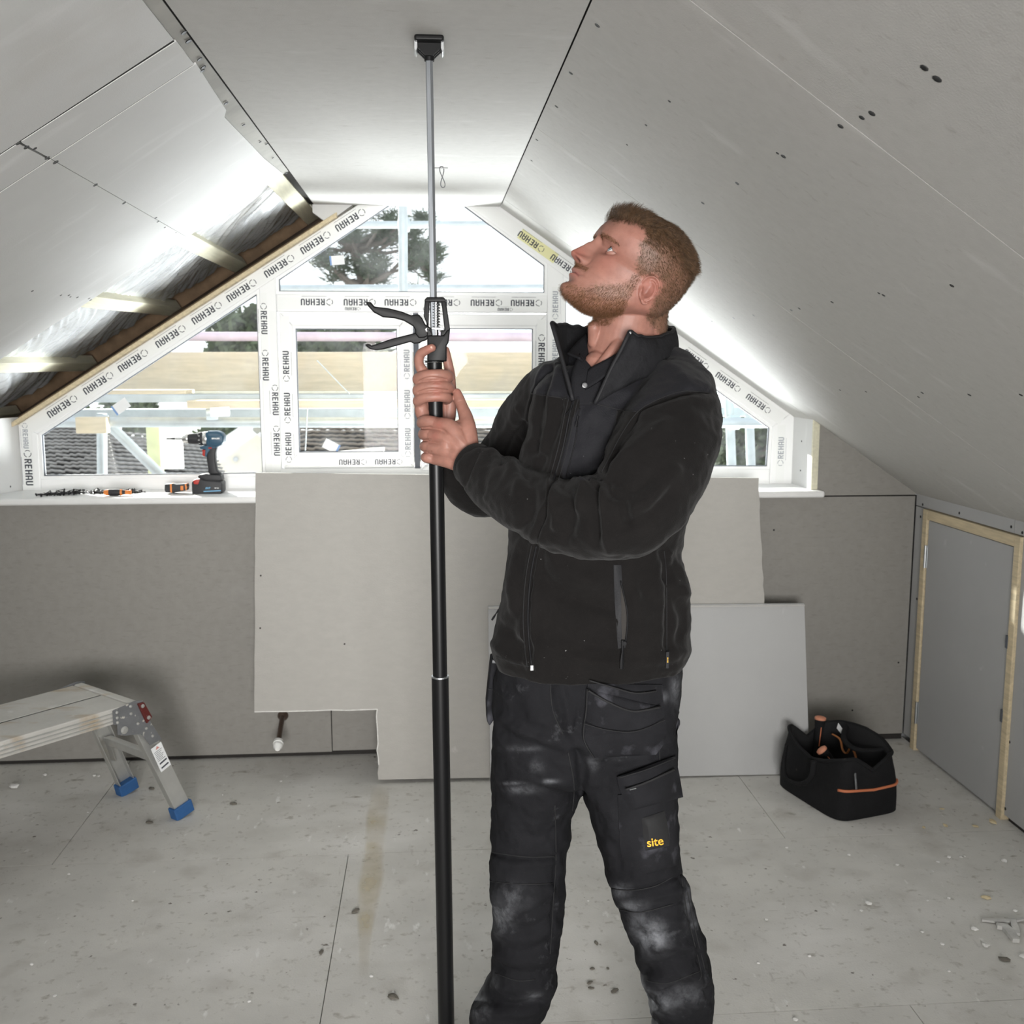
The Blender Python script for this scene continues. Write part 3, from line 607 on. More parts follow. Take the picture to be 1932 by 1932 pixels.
out = rag((482, 892), (480, 1343), 14, .7)+rag((480, 1343), (712, 1338), 8, .9)+rag((712, 1338), (711, 1362), 3, 2.2)+rag((711, 1362), (714, 1471), 8, 1.3)+[(714, 1471), (1440, 1467), (1442, 1137)]+rag((1442, 1137), (1430, 886), 16, 1.1)
pts = [onPl(x, y, pA, nA) for x, y in out]
for q in pts: q.z = max(q.z, .0015)
bA = MB().prism(pts, (0, .0125, 0)).build('plasterboard_offcut', M_leanA); tag(bA, 'large beige plasterboard with a notched lower left corner leaning under the window', 'plasterboard')
core = MB()
for i in (14, 15, 16, 17, 18, 19, 20, 21, 22, 23, 24, 25, 26, 27, 28, 29, 30):
    a, b = pts[i], pts[i+1]
    core.bar(a+Vector((0, .003, 0)), b+Vector((0, .003, 0)), .004, .008, (0, 1, 0))
core.build('torn_edge', M_gypsum, bA)
for (x, y) in [(492, 1086), (491, 1185), (650, 1215)]: MB().lathe([(.001, 0), (.0035, 0), (.0035, .0006)], onPl(x, y, pA, nA)-nA*0+Vector((0, -.0005, 0)), nA, 6).build('nail_hole', M_dark, bA)
YB0 = YA-.030; yt = YA+(3.929-YA)*.60-.016
pB = (0, YB0, 0); nB = Vector((0, -.633, yt-YB0)).normalized()
ptb = [onPl(x, y, pB, nB) for x, y in [(921, 1144), (925, 1471), (1528, 1465.5), (1523, 1300), (1518, 1139)]]
for q in ptb: q.z = max(q.z, .0015)
bB = MB().prism(ptb, (0, .0125, 0)).build('plasterboard_sheet', M_leanB, bevel=.0015); tag(bB, 'grey plasterboard rectangle leaning in front of the beige board, behind the tool bag', 'plasterboard')
MB().bar(ptb[0]+Vector((0, -.002, -.006)), ptb[4]+Vector((0, -.002, -.006)), .012, .006, (0, 0, 1)).build('rounded_edge', M_board, bB, bevel=.003)
M_copper = mat('dull_brown_pipe', (.13, .09, .07), .45, .6, var=.3)
pc = P(533, 1352, 3.985); pe = P(525, 1402, 3.80)
pp = thing('stub_pipe', 'short dark pipe with white stop end poking from the wall below the notched board', 'pipe', pc)
MB().tube([pc, pc*.5+pe*.5+Vector((0, 0, .004)), pe], .0095, 14).build('pipe', M_copper, pp, smooth='auto')
MB().lathe([(.021, 0), (.021, .006), (.014, .016), (.011, .02)], pc+Vector((0, .014, 0)), pe-pc, 16).build('collar', M_copper, pp, smooth='auto')
M_whitep = mat('white_plastic', (.82, .82, .80), .4)
MB().lathe([(.012, -.012), (.019, -.008), (.020, .006), (.017, .010), (.0185, .014), (.017, .024), (.011, .032), (.009, .036)], pe, pe-pc+Vector((0, 0, -.02)), 18).build('stop_end', M_whitep, pp, smooth='auto')

# ================================================================== WORK PLATFORM
M_alu = mat('scuffed_aluminium', (.62, .62, .60), .48, .75, var=.12, vscale=10, aniso=(1, 1, 1), bump=.2, bscale=70, spots=[((.62, .58, .50), 6, .62, .75)])
M_deck = mat('paint_splashed_deck', (.60, .585, .55), .7, .15, var=.12, vscale=7, bump=.35, bscale=60, spots=[((.44, .35, .24), 5, .56, .70, (1, 3, 1)), ((.76, .75, .73), 9, .60, .7), ((.30, .24, .18), 22, .72, .76)])
M_brk = mat('grey_cast_bracket', (.20, .205, .215), .6, .3, var=.2, vscale=15, spots=[((.60, .58, .52), 50, .63, .68)])
M_redm = mat('dark_red_latch', (.10, .012, .010), .5, spots=[((.5, .4, .38), 70, .68, .74)])
M_bluef = mat('blue_rubber_foot', (.03, .12, .32), .6, var=.2, vscale=20)
wp = thing('work_platform', 'folding aluminium work platform with blue feet standing at the left', 'work platform', (-1.3, 2.95, 0))
Cn = Vector((-.972, 3.366, .452)); Wd = Vector((-.82, .57, 0)).normalized(); Ld = Vector((-.66, -.75, 0)).normalized(); Wd = (Wd - Ld*Wd.dot(Ld)).normalized()
LEN = 1.12; WID = .335
def C_(l, w_, z=0): return Cn + Ld*l + Wd*w_ + Vector((0, 0, z))
def slab(l0, l1, w0, w1, z0, z1, nm, m, par=wp, bevel=.003):
    return MB().prism([C_(l0, w0, z0), C_(l1, w0, z0), C_(l1, w1, z0), C_(l0, w1, z0)], (0, 0, z1-z0)).build(nm, m, par, bevel=bevel)
slab(.035, LEN-.035, .0, .1575, -.052, 0, 'deck_plank', M_deck); slab(.035, LEN-.035, .165, .335, -.052, 0, 'deck_plank', M_deck); slab(.036, LEN-.036, .155, .168, -.05, -.0012, 'deck_shade_strip', M_dark, bevel=0)  # third slab: near-black strip added as the shade between the planks
slab(.0, .033, -.0, .335, -.050, .003, 'end_cap', M_deck, bevel=.006); slab(LEN-.033, LEN, -.0, .335, -.050, .003, 'end_cap', M_deck, bevel=.006)
for l in range(1, 4): slab(.036, LEN-.036, -.003, .0, -.052+.013*l-.004, -.052+.013*l, 'rib', M_alu, bevel=0)
for end in (0, 1):
    def E_(l, w_, z, e=end): return C_(l if e == 0 else LEN-l, w_, z)
    for side in (0, 1):
        ww = -.004 if side == 0 else WID+.004; sg = -1 if side == 0 else 1
        # bracket outline (l, z)
        ol = [(.098, -.004), (.020, .008), (-.012, .002), (-.016, -.03), (-.040, -.085), (-.075, -.150), (-.030, -.158), (.0, -.110), (.06, -.098), (.085, -.088), (.085, -.055), (.098, -.05)]
        b_ = MB().prism([E_(l, ww, z) for l, z in ol], Wd*sg*.004).build('bracket', M_brk, wp, bevel=.001)
        for (l, z) in [(.085, -.012), (.085, -.03), (.085, -.046), (.035, -.005), (.035, -.03), (.062, -.078), (.012, -.07), (-.018, -.095), (-.040, -.128)]:
            MB().lathe([(.001, 0), (.0055, 0), (.005, .003), (.002, .004)], E_(l, ww, z)+Wd*sg*.0035, Wd*sg, 8).build('rivet', M_alu, b_)
        MB().lathe([(.001, 0), (.013, 0), (.013, .003), (.006, .005)], E_(.062, ww, -.078)+Wd*sg*.0035, Wd*sg, 14).build('pivot', M_alu, b_)
        lt = MB().prism([E_(l, ww, z) for l, z in [(.012, -.002), (-.012, -.002), (-.040, -.062), (-.018, -.078)]], Wd*sg*.012).build('latch', M_redm, wp, bevel=.003)
        for (l, z) in [(-.004, -.013), (-.024, -.058)]: MB().lathe([(.001, 0), (.007, 0), (.006, .004), (.002, .005)], E_(l, ww, z)+Wd*sg*.011, Wd*sg, 10).build('rivet', M_alu, lt)
        # channel leg
        top = E_(-.012, ww+(-sg)*.016, -.08); ft = E_(-.150, ww+sg*.004, -.452+.02)
        t = (ft-top).normalized(); across = Ld*(1 if end else -1); across = (across-t*across.dot(t)).normalized()
        lg = MB()
        lg.bar(top, ft, .004, .058, across); lg.bar(top+across*.028-Wd*sg*.012, ft+across*.028-Wd*sg*.012, .026, .003, across); lg.bar(top-across*.028-Wd*sg*.012, ft-across*.028-Wd*sg*.012, .026, .003, across)
        lg.build('leg', M_alu, wp, bevel=.0008)
        f0 = ft-t*.03; MB().bar(f0-Wd*sg*.010, Vector((ft.x, ft.y, 0))+t*.0-Wd*sg*.010+Vector((0, 0, .004)), .040, .074, across).build('foot', M_bluef, wp, bevel=.004)
    m0 = E_(-.075, .012, -.225); m1 = E_(-.075, WID-.012, -.225)
    MB().bar(m0, m1, .03, .026, (0, 0, 1)).build('stretcher', M_alu, wp, bevel=.003)
    MB().bar(E_(-.072, WID-.02, -.24), E_(-.095, WID-.012, -.31), .02, .004, (0, 0, 1)).build('gusset', M_alu, wp)
# warning label on the near right leg
top = C_(-.012, -.02, -.08); ft = C_(-.150, -.008, -.432); t = (ft-top).normalized(); ac = (-Ld-t*(-Ld).dot(t)).normalized(); nn = t.cross(ac); nn = nn if nn.dot(-Wd) > 0 else -nn
def LB(u, v, o=.0028): return top + t*u + ac*v + nn*o
lb = MB().add([LB(.085, -.021), LB(.185, -.021), LB(.185, .021), LB(.085, .021)], [(0, 1, 2, 3)]).build('warning_label', M_paper, wp)
mk = MB()
for k in range(7): mk.add([LB(.106+k*.006, -.016, .0032), LB(.1076+k*.006, -.016, .0032), LB(.1076+k*.006, .015-.004*(k % 3), .0032), LB(.106+k*.006, .015-.004*(k % 3), .0032)], [(0, 1, 2, 3)])
for u in (.152, .170): mk.add([LB(u, -.014, .0033), LB(u+.006, -.014, .0033), LB(u+.004, .016, .0033), LB(u-.002, .016, .0033)], [(0, 1, 2, 3)])
mk.build('label_text', M_ink, lb)
MB().add([LB(.100, -.007, .0033), LB(.100, .009, .0033), LB(.089, .001, .0033)], [(0, 1, 2)]).build('warning_triangle', mat('warning_red', (.6, .25, .22), .6), lb)

# ================================================================== TOOL BAG
M_bag = mat('black_nylon', (.010, .010, .011), .8, spec=.2, var=.35, vscale=12, bump=.6, bscale=240, spots=[((.10, .09, .075), 13, .72, .8)])
M_orange = mat('orange_trim', (.52, .16, .07), .6); M_pink = mat('orange_cap', (.60, .25, .15), .6); M_bagi = mat('black_lining', (.006, .006, .007), .9)
bg_ = thing('tool_bag', 'open black nylon tool bag with orange piping on the floor by the cupboard door', 'tool bag', (1.48, 3.48, 0))
A_ = Vector((1.260, 3.600, 0)); B_ = Vector((1.372, 3.225, 0)); ex = (B_-A_).normalized(); ey = Vector((-ex.y, ex.x, 0)); BL = .375; BW = .278
def bagp(u, v, z): return A_ + ex*(u*BL) + ey*(v*BW) + Vector((0, 0, z))
def ringb(k, inset=0, N=64):
    """k 0 base .. 1 rim; rounded rectangle ring in bag coordinates"""
    pts = []
    for i in range(N):
        a = 2*PI*i/N; c, s_ = math.cos(a), math.sin(a); e = .34+.10*k
        u = .5+.5*math.copysign(abs(c)**e, c); v = .5+.5*math.copysign(abs(s_)**e, s_)
        wv = noise.noise(Vector((c*1.7, s_*1.7, k*1.3+4)))
        bulge = math.sin(PI*min(1, k*1.15))*.035 - .05*k
        uu = .5+(u-.5)*(1+bulge*.7-inset*2/BL) ; vv = .5+(v-.5)*(1+bulge-.10*k**2-inset*2/BW)
        side = 1-v                                    # 1 on the near (left) side
        zz = k*(.206 - .020*math.sin(PI*u)*side*1.6 + .035*max(0, v-.5)*2*math.sin(PI*u) + .018*math.cos(2*PI*u)*side + .012*wv - .03*(1-abs(2*v-1))*max(0, (u-.85)/.15)*0 )
        rimlow = .05*max(0, 1-abs(v-.5)*3.2)*k**3      # ends dip between the two long sides
        pts.append(bagp(uu+.008*wv*k, vv+.012*wv*k*(1-k*.3), max(.0015, zz-rimlow)))
    return pts
rgs = [ringb(k) for k in (0, .02, .06, .14, .25, .4, .55, .7, .82, .92, .97, 1.0)]; rgs[0] = [Vector((p.x*.985+1.48*.015, p.y*.985+3.48*.015, .001)) for p in rgs[1]]
inn = [[p+Vector((0, 0, .004)) for p in ringb(1, .006)], ringb(.97, .012), ringb(.8, .016), ringb(.5, .02), ringb(.15, .02)]
def loft(rings, cap0=True, cap1=False):
    n = len(rings[0]); v = [p for r_ in rings for p in r_]; f = [(i*n+k, i*n+(k+1) % n, (i+1)*n+(k+1) % n, (i+1)*n+k) for i in range(len(rings)-1) for k in range(n)]
    if cap0: f.append(tuple(range(n-1, -1, -1)))
    if cap1: f.append(tuple((len(rings)-1)*n+k for k in range(n)))
    return MB().add(v, f)
loft(rgs).build('bag_body', M_bag, bg_, smooth=True)
loft(inn, False, True).build('bag_lining', M_bagi, bg_, smooth=True)
rim = ringb(1.0); MB().tube([p+Vector((0, 0, .002)) for p in rim+[rim[0]]], .007, 8, caps=False).build('rim_binding', M_bag, bg_, smooth=True)
def onring(k, i0, i1, off=.004, N=64):
    r_ = ringb(k, -off); return [r_[i % N] for i in range(i0, i1)]
e1 = [p+Vector((0, 0, .012*math.sin(j/9*PI*.5)*0)) for j, p in enumerate(onring(.50, -9, 10, .002))]
MB().tube(e1, .005, 8).build('piping', M_orange, bg_, smooth=True)
# zip pull hanging on the end
zp = ringb(.80, -.004)[-3 % 64]; zq = zp+Vector((.004, -.006, -.055))
MB().tube([zp+Vector((0, -.004, 0)), zq+Vector((0, -.004, 0))], [.006, .007], 8, squash=.4).build('zip_pull', M_brk, bg_, smooth=True)
# carry handles
def strap(pts, wd, th, nm, m=M_bag, par=bg_):
    mb = MB(); sm = []
    P_ = [Vector(p) for p in pts]
    for i in range(len(P_)-1):
        for s_ in range(5):
            t_ = s_/5; p0 = P_[max(i-1, 0)]; p1 = P_[i]; p2 = P_[i+1]; p3 = P_[min(i+2, len(P_)-1)]
            sm.append(.5*((2*p1)+(p2-p0)*t_+(2*p0-5*p1+4*p2-p3)*t_*t_+(-p0+3*p1-3*p2+p3)*t_**3))
    sm.append(P_[-1])
    return mb.tube(sm, wd, 10, squash=th/wd).build(nm, m, par, smooth=True)
def outer(u, z, off=.016): return bagp(u, -off/BW+.01, z)
strap([outer(.24, .185), outer(.23, .13, .02), outer(.28, .085, .030), outer(.40, .070, .034), outer(.58, .088, .03), outer(.66, .13, .02), outer(.66, .18)], .011, .006, 'handle')
strap([bagp(.24, .97, .222), bagp(.26, .88, .222), bagp(.40, .70, .195), bagp(.60, .68, .185), bagp(.76, .80, .200), bagp(.80, .94, .212)], .011, .006, 'handle')
# orange piping of the inner pockets
strap([bagp(.20, .72, .19), bagp(.32, .72, .185), bagp(.38, .70, .155), bagp(.45, .69, .15), bagp(.50, .70, .18), bagp(.58, .68, .165), bagp(.66, .64, .13), bagp(.76, .58, .115), bagp(.82, .56, .14), bagp(.90, .50, .145)], .0045, .003, 'pocket_piping', mat('pocket_piping_orange', (.30, .11, .03), .7))
MB().prism([bagp(.17, .82, .205), bagp(.28, .82, .185), bagp(.29, .82, .205), bagp(.19, .82, .228)], ey*.001).build('care_label', M_paper, bg_)
def grip(name, label, base, tip, r, cap):
    t_ = thing(name, label, 'tool', base); base = Vector(base); tip = Vector(tip); d_ = (tip-base).normalized(); L_ = (tip-base).length
    MB().lathe([(r*.7, 0), (r*.8, L_*.3), (r*.85, L_*.6), (r*1.15, L_*.9), (r*1.2, L_*.985), (r*1.0, L_)], base, d_, 18).build('grip', M_bag, t_, smooth='auto')
    MB().lathe([(r*1.15, L_-.006), (r*1.22, L_-.003), (r*1.2, L_+.004), (r*.9, L_+.007), (.001, L_+.008)], base, d_, 20).build('end_cap', cap, t_, smooth='auto')
    s1 = d_.orthogonal().normalized()
    a_ = Vector((0, -1, 0)); a_ = (a_-d_*a_.dot(d_)).normalized()
    MB().tube([base+d_*L_*.3+a_*r*.86, base+d_*L_*.8+a_*r*1.05], .0018, 6).build('grip_line', M_orange, t_)
    return t_
grip('hammer', 'upright black tool handle with an orange end cap at the back of the bag', bagp(.13, .55, .10), bagp(.12, .60, .245), .017, M_pink)
grip('chisel', 'short black tool handle whose orange cap faces the camera in the middle of the bag', bagp(.62, .50, .09), bagp(.49, .25, .185), .0165, M_pink)

# ================================================================== THINGS ON THE SILL
YD = 4.085
def Zq(x, y, Y=YD, ox=60, oy=800, s=4.83): return P(ox+x/s, oy+y/s, Y)
M_blk = mat('black_tool_rubber', (.022, .022, .025), .55, var=.2, vscale=30); M_teal = mat('dark_blue_tool_shell', (.03, .085, .14), .45); M_redt = mat('red_trigger', (.42, .03, .02), .45); M_silver = mat('silver_collar', (.75, .75, .74), .3, .9); M_lb = mat('pale_blue_print', (.16, .40, .62), .5); M_wtxt = mat('white_print', (.85, .86, .86), .5)
dl = thing('cordless_drill', 'dark blue and black cordless drill standing on its battery on the sill', 'drill', Zq(1610, 640))
def pr(pts, hw, nm, m, bev=.003, par=dl, Y=YD, cy=0):
    return MB().prism([Zq(x, y, Y)+Vector((0, -hw+cy, 0)) for x, y in pts], (0, 2*hw, 0)).build(nm, m, par, bevel=bev, seg=3, smooth='auto')
bt = pr([(1475, 520), (1500, 500), (1560, 492), (1600, 505), (1735, 512), (1752, 530), (1752, 615), (1735, 628), (1500, 640), (1478, 625)], .038, 'battery', M_blk, .005)
pr([(1490, 505), (1520, 496), (1552, 500), (1535, 540), (1498, 538)], .026, 'battery_release', M_redt, .002, bt, cy=-.014)
pr([(1530, 460), (1600, 448), (1640, 455), (1735, 455), (1745, 510), (1620, 520), (1560, 495), (1528, 485)], .030, 'handle_foot', M_blk, .004)
pr([(1595, 205), (1700, 190), (1682, 260), (1680, 330), (1695, 420), (1735, 455), (1640, 460), (1612, 440), (1612, 400), (1600, 330), (1600, 290)], .0165, 'handle', M_blk, .006)
pr([(1535, 205), (1600, 190), (1690, 190), (1712, 178), (1690, 215), (1640, 225), (1612, 260), (1600, 300), (1585, 290), (1590, 230), (1545, 225)], .019, 'trigger_guard', M_teal, .003)
pr([(1552, 232), (1598, 232), (1602, 290), (1575, 296), (1556, 280), (1560, 255)], .010, 'trigger', M_redt, .003)
pr([(1618, 208), (1650, 208), (1650, 222), (1618, 222)], .021, 'direction_switch', M_redt, .002)
mo = pr([(1590, 70), (1610, 62), (1700, 62), (1752, 82), (1762, 110), (1758, 165), (1735, 190), (1700, 205), (1600, 195)], .030, 'motor_housing', M_teal, .010)
pr([(1625, 100), (1752, 95), (1758, 160), (1740, 180), (1630, 178)], .0312, 'side_plate', M_teal, .004, mo)
ax = (Zq(1300, 134)-Zq(1600, 132)).normalized(); o_ = Zq(1605, 132); k_ = .001/4.83*2.1  # metres per zoom px
px1 = (Zq(1600, 132)-Zq(1599, 132)).length
def la(prof, nm, m, par=dl, n=28): return MB().lathe([(r_*px1, h_*px1) for r_, h_ in prof], o_, ax, n).build(nm, m, par, smooth='auto')
la([(62, -10), (66, 0), (66, 30), (60, 44)], 'gear_case', M_silver); la([(58, 36), (62, 40), (62, 78), (56, 84), (50, 86), (50, 120), (48, 160), (44, 178)], 'torque_collar', M_blk)
la([(44, 176), (46, 182), (44, 210), (30, 232), (16, 236), (14, 238)], 'chuck', M_silver); la([(10, 236), (10, 298), (7, 300)], 'bit_holder', M_zinc); la([(7, 298), (8, 302), (7, 330), (5, 340), (5, 372), (2, 378)], 'driver_bit', M_blk)
tk = MB()
for i in range(10):
    a_ = 2*PI*i/10; q = o_+ax*(70*px1); s1 = ax.orthogonal().normalized(); s2 = ax.cross(s1); d_ = s1*math.cos(a_)+s2*math.sin(a_); tk.bar(q+d_*(62*px1)-ax*.003, q+d_*(62.6*px1)+ax*.003, .002, .0006, d_)
tk.build('torque_ticks', M_wtxt, dl)
def text_on(s, loc, size, m, par, bold=0, rotz=0, shear=0, tilt=0, ex=0, nm='printed_text'):
    cu = bpy.data.curves.new(nm, 'FONT'); cu.body = s; cu.size = size; cu.offset = bold; cu.shear = shear; cu.extrude = ex; cu.align_x = 'CENTER'; cu.align_y = 'CENTER'
    o = bpy.data.objects.new('tmp', cu); COL.objects.link(o); dg = bpy.context.evaluated_depsgraph_get(); me = bpy.data.meshes.new_from_object(o.evaluated_get(dg)); bpy.data.objects.remove(o)
    M = Matrix.Translation(Vector(loc)) @ Matrix.Rotation(rotz, 4, 'Z') @ Matrix.Rotation(PI/2, 4, 'X') @ Matrix.Rotation(tilt, 4, 'Z')
    me.transform(M); me.materials.clear(); return obj(nm, me, m, par)
text_on('ERBAUER', Zq(1690, 128)+Vector((0, -.0318, 0)), .0072, M_wtxt, mo, .0005); text_on('EXT', Zq(1622, 575)+Vector((0, -.0388, 0)), .010, M_lb, bt, .0005, shear=.3); text_on('18V 5.0', Zq(1702, 574)+Vector((0, -.0388, 0)), .0055, M_wtxt, bt, .0002)
MB().bar(Zq(1585, 604)+Vector((0, -.0386, 0)), Zq(1740, 596)+Vector((0, -.0386, 0)), .0006, .004, (0, 0, 1)).build('printed_stripe', M_lb, bt)
# small battery pack
bp_ = thing('battery_pack', 'small black and orange tool battery lying on the sill left of the drill', 'battery', Zq(1320, 615))
def pb(pts, hw, nm, m, bev=.003, cy=0): return pr(pts, hw, nm, m, bev, bp_, YD, cy)
pb([(1222, 545), (1300, 540), (1330, 548), (1415, 540), (1426, 560), (1424, 600), (1330, 616), (1300, 622), (1232, 618), (1220, 600)], .020, 'pack_shell', M_blk)
M_or2 = mat('bright_orange_plastic', (.75, .24, .05), .5)
pb([(1270, 541), (1286, 541), (1290, 621), (1274, 620)], .0208, 'orange_band', M_or2, .001); pb([(1366, 558), (1392, 558), (1392, 598), (1366, 600)], .0208, 'orange_clip', M_or2, .001); pb([(1404, 541), (1416, 541), (1426, 570), (1420, 600), (1412, 600)], .0204, 'orange_edge', M_or2, .001)
# stubby screwdriver
YS = 4.02
sdv = thing('stubby_screwdriver', 'stubby black and orange screwdriver lying in front of the scattered screws', 'screwdriver', Zq(780, 660, YS))
s0 = Zq(655, 636, YS); s1 = Zq(905, 634, YS); L_ = (s1-s0).length; dd = (s1-s0).normalized(); s0.z = s1.z = 1.055+.0128; 
def ls(prof, nm, m): return MB().lathe([(r_, h_*L_) for r_, h_ in prof], s0, dd, 20).build(nm, m, sdv, smooth='auto')
ls([(.002, 0), (.008, .02), (.0112, .10), (.012, .2)], 'butt_cap', M_or2); ls([(.0121, .2), (.0128, .3), (.0128, .5), (.0105, .66)], 'grip', M_blk); ls([(.0124, .62), (.0118, .64), (.0108, .68), (.0100, .69)], 'orange_ring', M_or2); ls([(.009, .69), (.0078, .76), (.0078, .80)], 'neck', M_blk); ls([(.0085, .80), (.0075, .86), (.0088, .94), (.0100, 1.0), (.004, 1.01)], 'collar', M_or2)
# loose black drywall screws
me0 = MB().lathe([(.0001, -.017), (.0014, -.012), (.0016, .012), (.0021, .015), (.0044, .0175), (.0040, .0182)], (0, 0, 0), (1, 0, 0), 7)
sm = bpy.data.meshes.new('drywall_screw'); sm.from_pydata(me0.v, [], me0.f); sm.materials.append(M_blackscrew)
rs = random.Random(4)
for i in range(190):
    u = rs.random()**.9; xz = 70+u*900 if i < 170 else rs.uniform(850, 1010)
    yb = 4.035+ (xz/1000)*.09 + rs.gauss(0, .016); hh = .004+abs(rs.gauss(0, 1))*.0055*(1-abs(xz-420)/600 if xz < 1000 else .1)
    yb = min(4.17, max(3.98, yb)); q = Zq(xz, 640, yb)
    if abs(q.x-(s0.x+s1.x)/2) < .065 and yb < 4.045: yb = 4.06+rs.random()*.05; q = Zq(xz, 640, yb)
    o = bpy.data.objects.new('drywall_screw', sm); COL.objects.link(o); o.location = (q.x, yb, 1.055+hh)
    o.rotation_euler = (0, rs.gauss(0, .25) if hh > .006 else .06, rs.uniform(0, 2*PI)); tag(o, 'loose black drywall screw in the heap scattered on the sill left of the drill', 'screw', 'loose drywall screws on the sill')
# ================================================================== FLOOR DEBRIS
M_chip = mat('plaster_chip', (.80, .79, .77), .9, var=.1, vscale=40); M_chipy = mat('wood_chip', (.62, .52, .33), .85)
def chip(x, y, s, m, lab, seed, cat='debris', grp=None, nm='plaster_chip', el=1.0):
    r_ = random.Random(seed); bm = bmesh.new(); bmesh.ops.create_icosphere(bm, subdivisions=1, radius=s)
    for v in bm.verts: v.co = Vector((v.co.x*(1+r_.uniform(-.35, .35))*el, v.co.y*(1+r_.uniform(-.35, .35)), v.co.z*.45*(1+r_.uniform(-.2, .2))))
    zmin = min(v.co.z for v in bm.verts); bmesh.ops.translate(bm, vec=(0, 0, -zmin-.0003), verts=bm.verts)
    bmesh.ops.rotate(bm, cent=(0, 0, 0), matrix=Matrix.Rotation(r_.uniform(0, 6), 3, 'Z'), verts=bm.verts)
    me = bpy.data.meshes.new(nm); bm.to_mesh(me); bm.free(); o = obj(nm, me, m); o.location = PZ(x, y, 0); tag(o, lab, cat, grp); return o
chip(28, 1487, .020, M_chip, 'largest white plaster chip on the floor left of the work platform feet', 1)
chip(1838, 1754, .012, M_chip, 'white plaster lump on the floor beside the torn offcuts at the right', 2)
chip(1638, 1706, .010, M_chip, 'round white plaster crumb alone on the floor below the tool bag', 6)
for i, (x, y, s) in enumerate([(1602, 1614, .006), (1692, 1633, .007), (1770, 1627, .006), (1790, 1619, .008), (1813, 1618, .006), (1894, 1626, .011), (1820, 1616, .004), (1858, 1786, .009), (1863, 1785, .006), (1740, 1760, .006), (1778, 1782, .006), (1484, 1600, .005), (1528, 1805, .006), (1790, 1833, .006), (1446, 1736, .005), (1500, 1925, .007), (1915, 1720, .008), (1930, 1806, .01), (1760, 1645, .004), (85, 1463, .010), (178, 1464, .008), (186, 1465, .006), (103, 1880, .006), (166, 1533, .004), (312, 1437, .006), (700, 1843, .006), (1430, 1818, .005), (1625, 1719, .006), (1750, 1700, .005), (1790, 1695, .006), (530, 1475, .006), (420, 1500, .004), (640, 1560, .004), (130, 1650, .006), (250, 1700, .004), (60, 1820, .006), (470, 1890, .005), (1110, 1700, .004), (1480, 1570, .005)]):
    chip(x, y, s, M_chip, 'tiny white plaster crumb among those strewn over the floor', 20+i, 'debris', 'white plaster crumbs on the floor')
for i, (x, y, s) in enumerate([(1777, 1527, .006), (1743, 1562, .006), (1784, 1559, .008), (1840, 1560, .008), (1873, 1552, .012), (1860, 1695, .010)]):
    chip(x, y, s, M_chipy, 'pale wood chip among those on the floor by the cupboard door frame', 80+i, 'debris', 'wood chips near the cupboard door', 'wood_chip', 1.6)
for i, (x, y, s) in enumerate([(1117, 1829, .005), (1113, 1855, .006), (1115, 1865, .005), (1147, 1828, .004), (286, 1489, .009), (281, 1553, .009), (440, 1518, .010), (740, 1882, .010), (606, 1798, .007), (1125, 1780, .006), (1160, 1871, .007), (1896, 1812, .011), (671, 1720, .008)]):
    chip(x, y, s, mat('dried_mud', (.17, .155, .13), .95, var=.3, vscale=30) if i == 0 else bpy.data.materials['dried_mud'], 'flattened dark dirt crumb among those trodden over the floor', 120+i, 'debris', 'dark dirt crumbs on the floor', 'dirt_crumb', 1.8)
def offcut(pts, wd, th, nm, lab, m=M_chip):
    Q = [PZ(x, y, 0)+Vector((0, 0, z)) for x, y, z in pts]; mb = MB()
    vs = []; n = len(Q)
    for i, q in enumerate(Q):
        t_ = (Q[min(i+1, n-1)]-Q[max(i-1, 0)]).normalized(); s_ = t_.cross(Vector((0, 0, 1))).normalized()*wd*(1 if 0 < i < n-1 else .7)/2
        vs += [q-s_, q+s_, q+s_+Vector((0, 0, th)), q-s_+Vector((0, 0, th))]
    fs = [(i*4+k, i*4+(k+1) % 4, i*4+4+(k+1) % 4, i*4+4+k) for i in range(n-1) for k in range(4)]+[(3, 2, 1, 0), tuple((n-1)*4+k for k in range(4))]
    o = mb.add(vs, fs).build(nm, m, bevel=.001); return tag(o, lab, 'offcut')
M_offc = mat('torn_board_offcut', (.62, .61, .59), .9, var=.2, vscale=30, bump=.5, bscale=60)
offcut([(1852, 1738, .001), (1880, 1742, .004), (1905, 1743, .006), (1932, 1736, .001)], .016, .006, 'paper_offcut', 'long thin torn strip lying across the other offcuts at the right edge', M_offc)
offcut([(1880, 1751, .001), (1895, 1753, .001), (1906, 1763, .001), (1917, 1780, .001)], .026, .012, 'board_offcut', 'curved grey plasterboard offcut at the right edge of the floor', M_offc)
offcut([(1911, 1744, .008), (1915, 1756, .006), (1919, 1768, .004)], .020, .008, 'board_offcut', 'short stubby plasterboard offcut under the thin torn strip at the right edge', M_offc)

